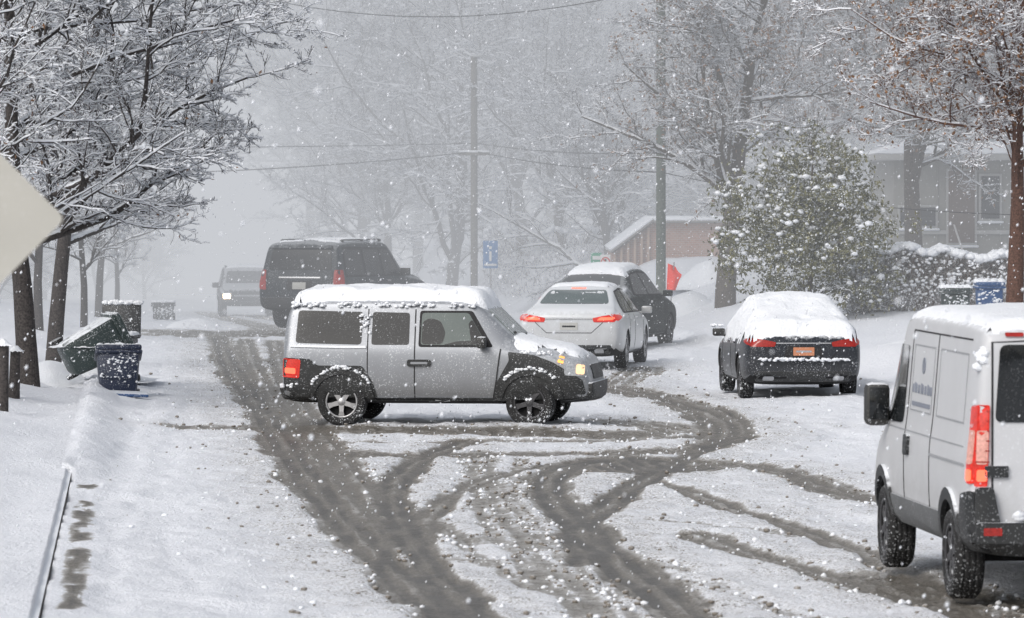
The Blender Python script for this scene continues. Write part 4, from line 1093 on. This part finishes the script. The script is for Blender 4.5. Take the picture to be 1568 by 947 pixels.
def nopark(e, z):
    V, Fc = lathe([(.09, 0), (.12, 0)], 24); pyobj('ring', V, Fc, M_SRED, e).location = (0, -.059, z)
    box('slash', (.22, .004, .025), (0, -.06, z), M_SRED, e, 0, rot=(0, .8, 0)); box('letter', (.05, .003, .13), (0, -.058, z), M_SEAM, e, 0)
sign('no_parking_sign', 927, 401, 132, .26, .36, M_SWHITE, nopark)
# red flag
e = empty('red_flag', (GX(1024, 116), 116, ground_z(GX(1024, 116), 116)))
zt = GZ(402, 116) - e.location.z
pole('staff', (0, 0, 0), (.12, 0, zt), .015, .015, M_METAL, e, 6)
V = []; Fc = []
for i in range(9):
    for j in range(9):
        a = i / 8; b_ = j / 8; w = .34 * (1 - abs(b_ - .45) * .9)
        V.append((.12 - (1 - b_) * .03 - .14 + a * w, .05 * math.sin(a * 7 + b_ * 3) - .03, zt - .02 - (1 - b_) * .6 + a * .08 * math.sin(b_ * 5)))
for i in range(8):
    for j in range(8): Fc.append((i * 9 + j, i * 9 + j + 1, i * 9 + j + 10, i * 9 + j + 9))
pyobj('cloth', V, Fc, paint('flag_red', (.75, .06, .04), .7, dust=.2, top=.2), e, True)
# diamond sign back, near left
Y = 20; d = .53
e = empty('diamond_road_sign', (GX(100, Y) - d, Y, 0))
bm = bmesh.new(); bmesh.ops.create_cube(bm, size=1)
for v in bm.verts: v.co = Vector((v.co.x * .75, v.co.y * .004, v.co.z * .75))
ed = [x for x in bm.edges if abs(x.verts[0].co.y - x.verts[1].co.y) > .001]
bmesh.ops.bevel(bm, geom=ed, offset=.03, segments=6, affect='EDGES', profile=.5)
me = bpy.data.meshes.new('sign_back'); bm.to_mesh(me); bm.free()
me.materials.append(paint('sign_back_metal', (.44, .43, .39), .6, .0, dust=.1, top=0, var=.12))
o = bpy.data.objects.new('sign_back', me); o.rotation_euler = (0, math.radians(45), 0); o.location = (0, 0, GZ(335, Y)); link(o, e)
pole('post', (-.02, .04, -.3), (-.02, .04, GZ(335, Y) + .4), .03, .03, M_METAL, e, 8)
for px, Y, h in ((20, 74, .75), (2, 70, .95)):
    o = pole('wooden_post', (GX(px, Y), Y, 0), (GX(px, Y) + .03, Y, .15 + h), .09, .07, M_BARK)
    mound('post_snow', GX(px, Y) + .03, Y, .24, .24, .1, px, .2 + h)

# ------------------------------------------------------------------ buildings
def brick_mat():
    m, nt, b = new_mat('brick')
    tc = N(nt, 'ShaderNodeTexCoord'); mp = N(nt, 'ShaderNodeMapping'); mp.inputs['Rotation'].default_value = (math.pi / 2, 0, 0)
    nt.links.new(tc.outputs['Object'], mp.inputs[0])
    bt = N(nt, 'ShaderNodeTexBrick'); nt.links.new(mp.outputs[0], bt.inputs['Vector'])
    bt.inputs['Scale'].default_value = 4; bt.inputs['Color1'].default_value = (.27, .12, .075, 1); bt.inputs['Color2'].default_value = (.36, .18, .12, 1)
    bt.inputs['Mortar'].default_value = (.35, .31, .28, 1); bt.inputs['Mortar Size'].default_value = .02
    n = noise(nt, 1.5, 4)
    nt.links.new(mixc(nt, mrange(nt, n, .4, .8, 0, .4), bt.outputs[0], (.4, .33, .28)), b.inputs['Base Color']); b.inputs['Roughness'].default_value = .9
    return m
M_BRICK = brick_mat()
Yb = 150; e = empty('brick_building', (0, Yb, .2))
x0, x1, x2 = GX(938, Yb), GX(1000, Yb), GX(1108, Yb)
ztop = GZ(342, Yb) - .2; zlow = GZ(388, Yb) - .2
V = [(x0, 0, -1), (x1, 0, -1), (x2, 0, -1), (x0, 0, zlow), (x1, 0, ztop), (x2, 0, ztop)]
V += [(a, 8, c) for a, b_, c in V]
Fc = [(0, 1, 4, 3), (1, 2, 5, 4), (0, 3, 9, 6), (2, 8, 11, 5), (3, 4, 10, 9), (4, 5, 11, 10), (6, 9, 10, 7), (7, 10, 11, 8)]
pyobj('walls', V, Fc, M_BRICK, e)
L = math.hypot(x1 - x0, ztop - zlow); a = math.atan2(ztop - zlow, x1 - x0)
box('sloped_coping', (L + .1, 8.4, .07), ((x0 + x1) / 2 - .03, 3.9, (ztop + zlow) / 2 + .06), M_KERB, e, .02, rot=(0, -a, 0))
box('sloped_snow', (L + .1, 8.3, .07), ((x0 + x1) / 2 - .04, 3.9, (ztop + zlow) / 2 + .14), M_SNOW, e, .03, rot=(0, -a, 0))
box('flat_coping', (x2 - x1 + .1, 8.4, .07), ((x1 + x2) / 2 + .05, 3.9, ztop + .05), M_KERB, e, .02)
box('flat_snow', (x2 - x1 + .1, 8.3, .09), ((x1 + x2) / 2 + .05, 3.9, ztop + .13), M_SNOW, e, .04)
M_BUFF = paint('buff_trim', (.36, .25, .18), .8, dust=.2, top=.3)
for i in range(6):
    t = (i + .3) / 6; xx = x0 + (x1 - x0) * t; hh = zlow + (ztop - zlow) * t
    box('pilaster', (.07, .14, hh + .95), (xx, -.07, (hh - 1) / 2), M_BUFF, e, .01)
M_WALLP = paint('pale_wall', (.45, .46, .47), .8, dust=.1, top=.2)
def gable_house(name, X, Y, w, dpt, hw_, hr, mat, z0=0):
    e = empty(name, (X, Y, z0))
    V = [(-w/2, 0, 0), (w/2, 0, 0), (w/2, 0, hw_), (0, 0, hr), (-w/2, 0, hw_)]; V += [(a, dpt, c) for a, b_, c in V]
    pyobj('walls', V, [(0, 1, 2, 3, 4), (5, 9, 8, 7, 6), (0, 4, 9, 5), (1, 6, 7, 2)], mat, e)
    Lr = math.hypot(w / 2 + .3, (hr - hw_) * (w / 2 + .3) / (w / 2)); a = math.atan2(hr - hw_, w / 2)
    for s in (-1, 1):
        box('roof', (Lr, dpt + .8, .1), (s * (w / 4 + .12), dpt / 2, (hr + hw_) / 2 + .0), M_KERB, e, .02, rot=(0, s * a, 0))
        box('roof_snow', (Lr, dpt + .75, .18), (s * (w / 4 + .12), dpt / 2, (hr + hw_) / 2 + .15), M_SNOW, e, .07, rot=(0, s * a, 0))
    for xx in (-w / 4, w / 4):
        box('window_frame', (.9, .06, 1.2), (xx, -.02, hw_ * .55), M_SWHITE, e, .01); box('window_glass', (.76, .04, 1.06), (xx, -.05, hw_ * .55), M_GLASS, e, .005)
    box('door', (.9, .08, 2.0), (0, -.03, 1.0), M_BUFF, e, .01)
    return e
gable_house('pale_house', GX(1110, 185), 185, 5.0, 9, 2.5, 4.0, M_WALLP, .4)
Yh = 132; e = empty('grey_house', (0, Yh, .7))
hx0, hx1 = GX(1368, Yh), 19.0
M_GW = paint('grey_siding', (.27, .265, .245), .85, dust=.12, top=.2, var=.12)
M_GT = paint('grey_trim', (.40, .40, .39), .7, dust=.1, top=.5)
zt = GZ(246, Yh) - .7
box('walls', (hx1 - hx0, 9, zt + .6), ((hx0 + hx1) / 2, 4.5, (zt - .6) / 2), M_GW, e, .02)
box('eave', (hx1 - hx0 + .9, 10, .16), ((hx0 + hx1) / 2 - .1, 4.4, zt + .08), M_GT, e, .02)
V = [(hx0 - .5, -.6, zt + .17), (hx1 + .4, -.6, zt + .17), (hx1 + .4, 9.4, zt + .17), (hx0 - .5, 9.4, zt + .17), (hx0 + 2.2, 4.4, zt + 1.0), (hx1 - 2.5, 4.4, zt + 1.0)]
pyobj('snowy_hip_roof', V, [(0, 1, 5, 4), (1, 2, 5), (2, 3, 4, 5), (3, 0, 4)], M_SNOW, e)
def win(px0, px1, py0, py1, mat=M_GLASS, fr=M_GT, nm='window'):
    a, b_ = GX(px0, Yh), GX(px1, Yh); c, d_ = GZ(py1, Yh) - .7, GZ(py0, Yh) - .7
    box(nm + '_frame', (b_ - a + .12, .1, d_ - c + .12), ((a + b_) / 2, -.02, (c + d_) / 2), fr, e, .01)
    box(nm, (b_ - a, .08, d_ - c), ((a + b_) / 2, -.06, (c + d_) / 2), mat, e, .005)
    box(nm + '_sill', (b_ - a + .2, .16, .06), ((a + b_) / 2, -.08, c - .09), M_SNOW, e, .02)
M_DOOR = paint('door_brown', (.12, .085, .07), .6, dust=.1, top=.1)
win(1452, 1492, 262, 372, M_DOOR, nm='door'); win(1378, 1432, 318, 346); win(1502, 1530, 270, 335)
box('belt_course', (hx1 - hx0, .08, .1), ((hx0 + hx1) / 2, -.05, GZ(356, Yh) - .7), M_GT, e, .01)
for i in range(3): box('step', (1.4, .35, .18), (GX(1472, Yh), -.25 - i * .33, .5 - i * .17), M_KERB, e, .01)
pole('handrail', (GX(1460, Yh), -.2, GZ(345, Yh) - .7), (GX(1470, Yh), -1.2, GZ(390, Yh) - .7), .025, .025, M_SWHITE, e, 8)
for i in range(10): box('siding_batten', (.04, .03, zt - .1), (hx0 + .3 + i * .8, -.015, zt / 2), M_GW, e, .005)

# ------------------------------------------------------------------ falling snow
rs = np.random.RandomState(99); n = 40000
Y = (rs.rand(n) ** (1 / 2.5)) * 124 + 12; wd = .14 * Y
X = (rs.rand(n) * 2 - 1) * wd; Z = CAMH + (rs.rand(n) * .165 - .10) * Y
Z = np.maximum(Z, .05)
P = np.stack([X, Y, Z], 1); r = .004 + .008 * rs.rand(n) ** 2
oct_ = np.array([[1, 0, 0], [-1, 0, 0], [0, 1, 0], [0, -1, 0], [.4, 0, 1.5], [-.4, 0, -1.5]])
V = (P[:, None] + oct_[None] * r[:, None, None]).reshape(-1, 3)
of = np.array([[0, 2, 4], [2, 1, 4], [1, 3, 4], [3, 0, 4], [2, 0, 5], [1, 2, 5], [3, 1, 5], [0, 3, 5]])
Fc = (of[None] + (np.arange(n) * 6)[:, None, None]).reshape(-1, 3)
link(bpy.data.objects.new('falling_snow', mesh_np('falling_snow', V, [Fc], [M_BSNOW])))

# ------------------------------------------------------------------ snow haze (air filled with snow)
SIG = .0088; FOGL = .62
bm = bmesh.new(); bmesh.ops.create_cube(bm, size=1)
for v in bm.verts: v.co = Vector((v.co.x * 1100, (v.co.y + .5) * 1400 + 88, (v.co.z + .5) * 130 - 20))
me = bpy.data.meshes.new('snow_haze'); bm.to_mesh(me); bm.free()
m = bpy.data.materials.new('snow_haze'); m.use_nodes = True; nt = m.node_tree; nt.nodes.clear()
out = N(nt, 'ShaderNodeOutputMaterial'); ab = N(nt, 'ShaderNodeVolumeAbsorption'); em = N(nt, 'ShaderNodeEmission'); ad = N(nt, 'ShaderNodeAddShader')
ab.inputs['Color'].default_value = (0, 0, 0, 1); ab.inputs['Density'].default_value = SIG
em.inputs['Color'].default_value = (.95, .98, 1.04, 1); em.inputs['Strength'].default_value = SIG * FOGL  # haze glows by itself, in place of daylight scattered by the snow
nt.links.new(ab.outputs[0], ad.inputs[0]); nt.links.new(em.outputs[0], ad.inputs[1]); nt.links.new(ad.outputs[0], out.inputs['Volume'])
m.cycles.emission_sampling = 'NONE'
me.materials.append(m); link(bpy.data.objects.new('snow_haze', me))

# ------------------------------------------------------------------ light
w = bpy.data.worlds.new('World'); scene.world = w; w.use_nodes = True; nt = w.node_tree
bg = nt.nodes['Background']; sky = N(nt, 'ShaderNodeTexSky', sky_type='NISHITA'); sky.sun_disc = False
EL = math.radians(38); AZ = math.radians(215)
sky.sun_elevation = EL; sky.sun_rotation = AZ; sky.air_density = 1.0; sky.dust_density = 4
hs = N(nt, 'ShaderNodeHueSaturation'); hs.inputs['Saturation'].default_value = .36
nt.links.new(sky.outputs[0], hs.inputs['Color']); nt.links.new(hs.outputs[0], bg.inputs['Color']); bg.inputs['Strength'].default_value = .137
sl = bpy.data.lights.new('sun', 'SUN'); sl.energy = 1.0; sl.angle = math.radians(25); sl.color = (1, .97, .94)
so = bpy.data.objects.new('sun', sl); link(so)
sv = Vector((math.sin(AZ) * math.cos(EL), math.cos(AZ) * math.cos(EL), math.sin(EL))); so.rotation_euler = sv.to_track_quat('Z', 'Y').to_euler()

cam = bpy.data.cameras.new('camera'); cam.lens = F / 1568 * 36; cam.sensor_width = 36; cam.clip_start = .5; cam.clip_end = 3000
cam.dof.use_dof = True; cam.dof.focus_distance = 72; cam.dof.aperture_fstop = 7
co = bpy.data.objects.new('camera', cam); co.location = (0, 0, CAMH); co.rotation_euler = (math.radians(90) - math.atan(183.5 / F), 0, 0)
link(co); scene.camera = co
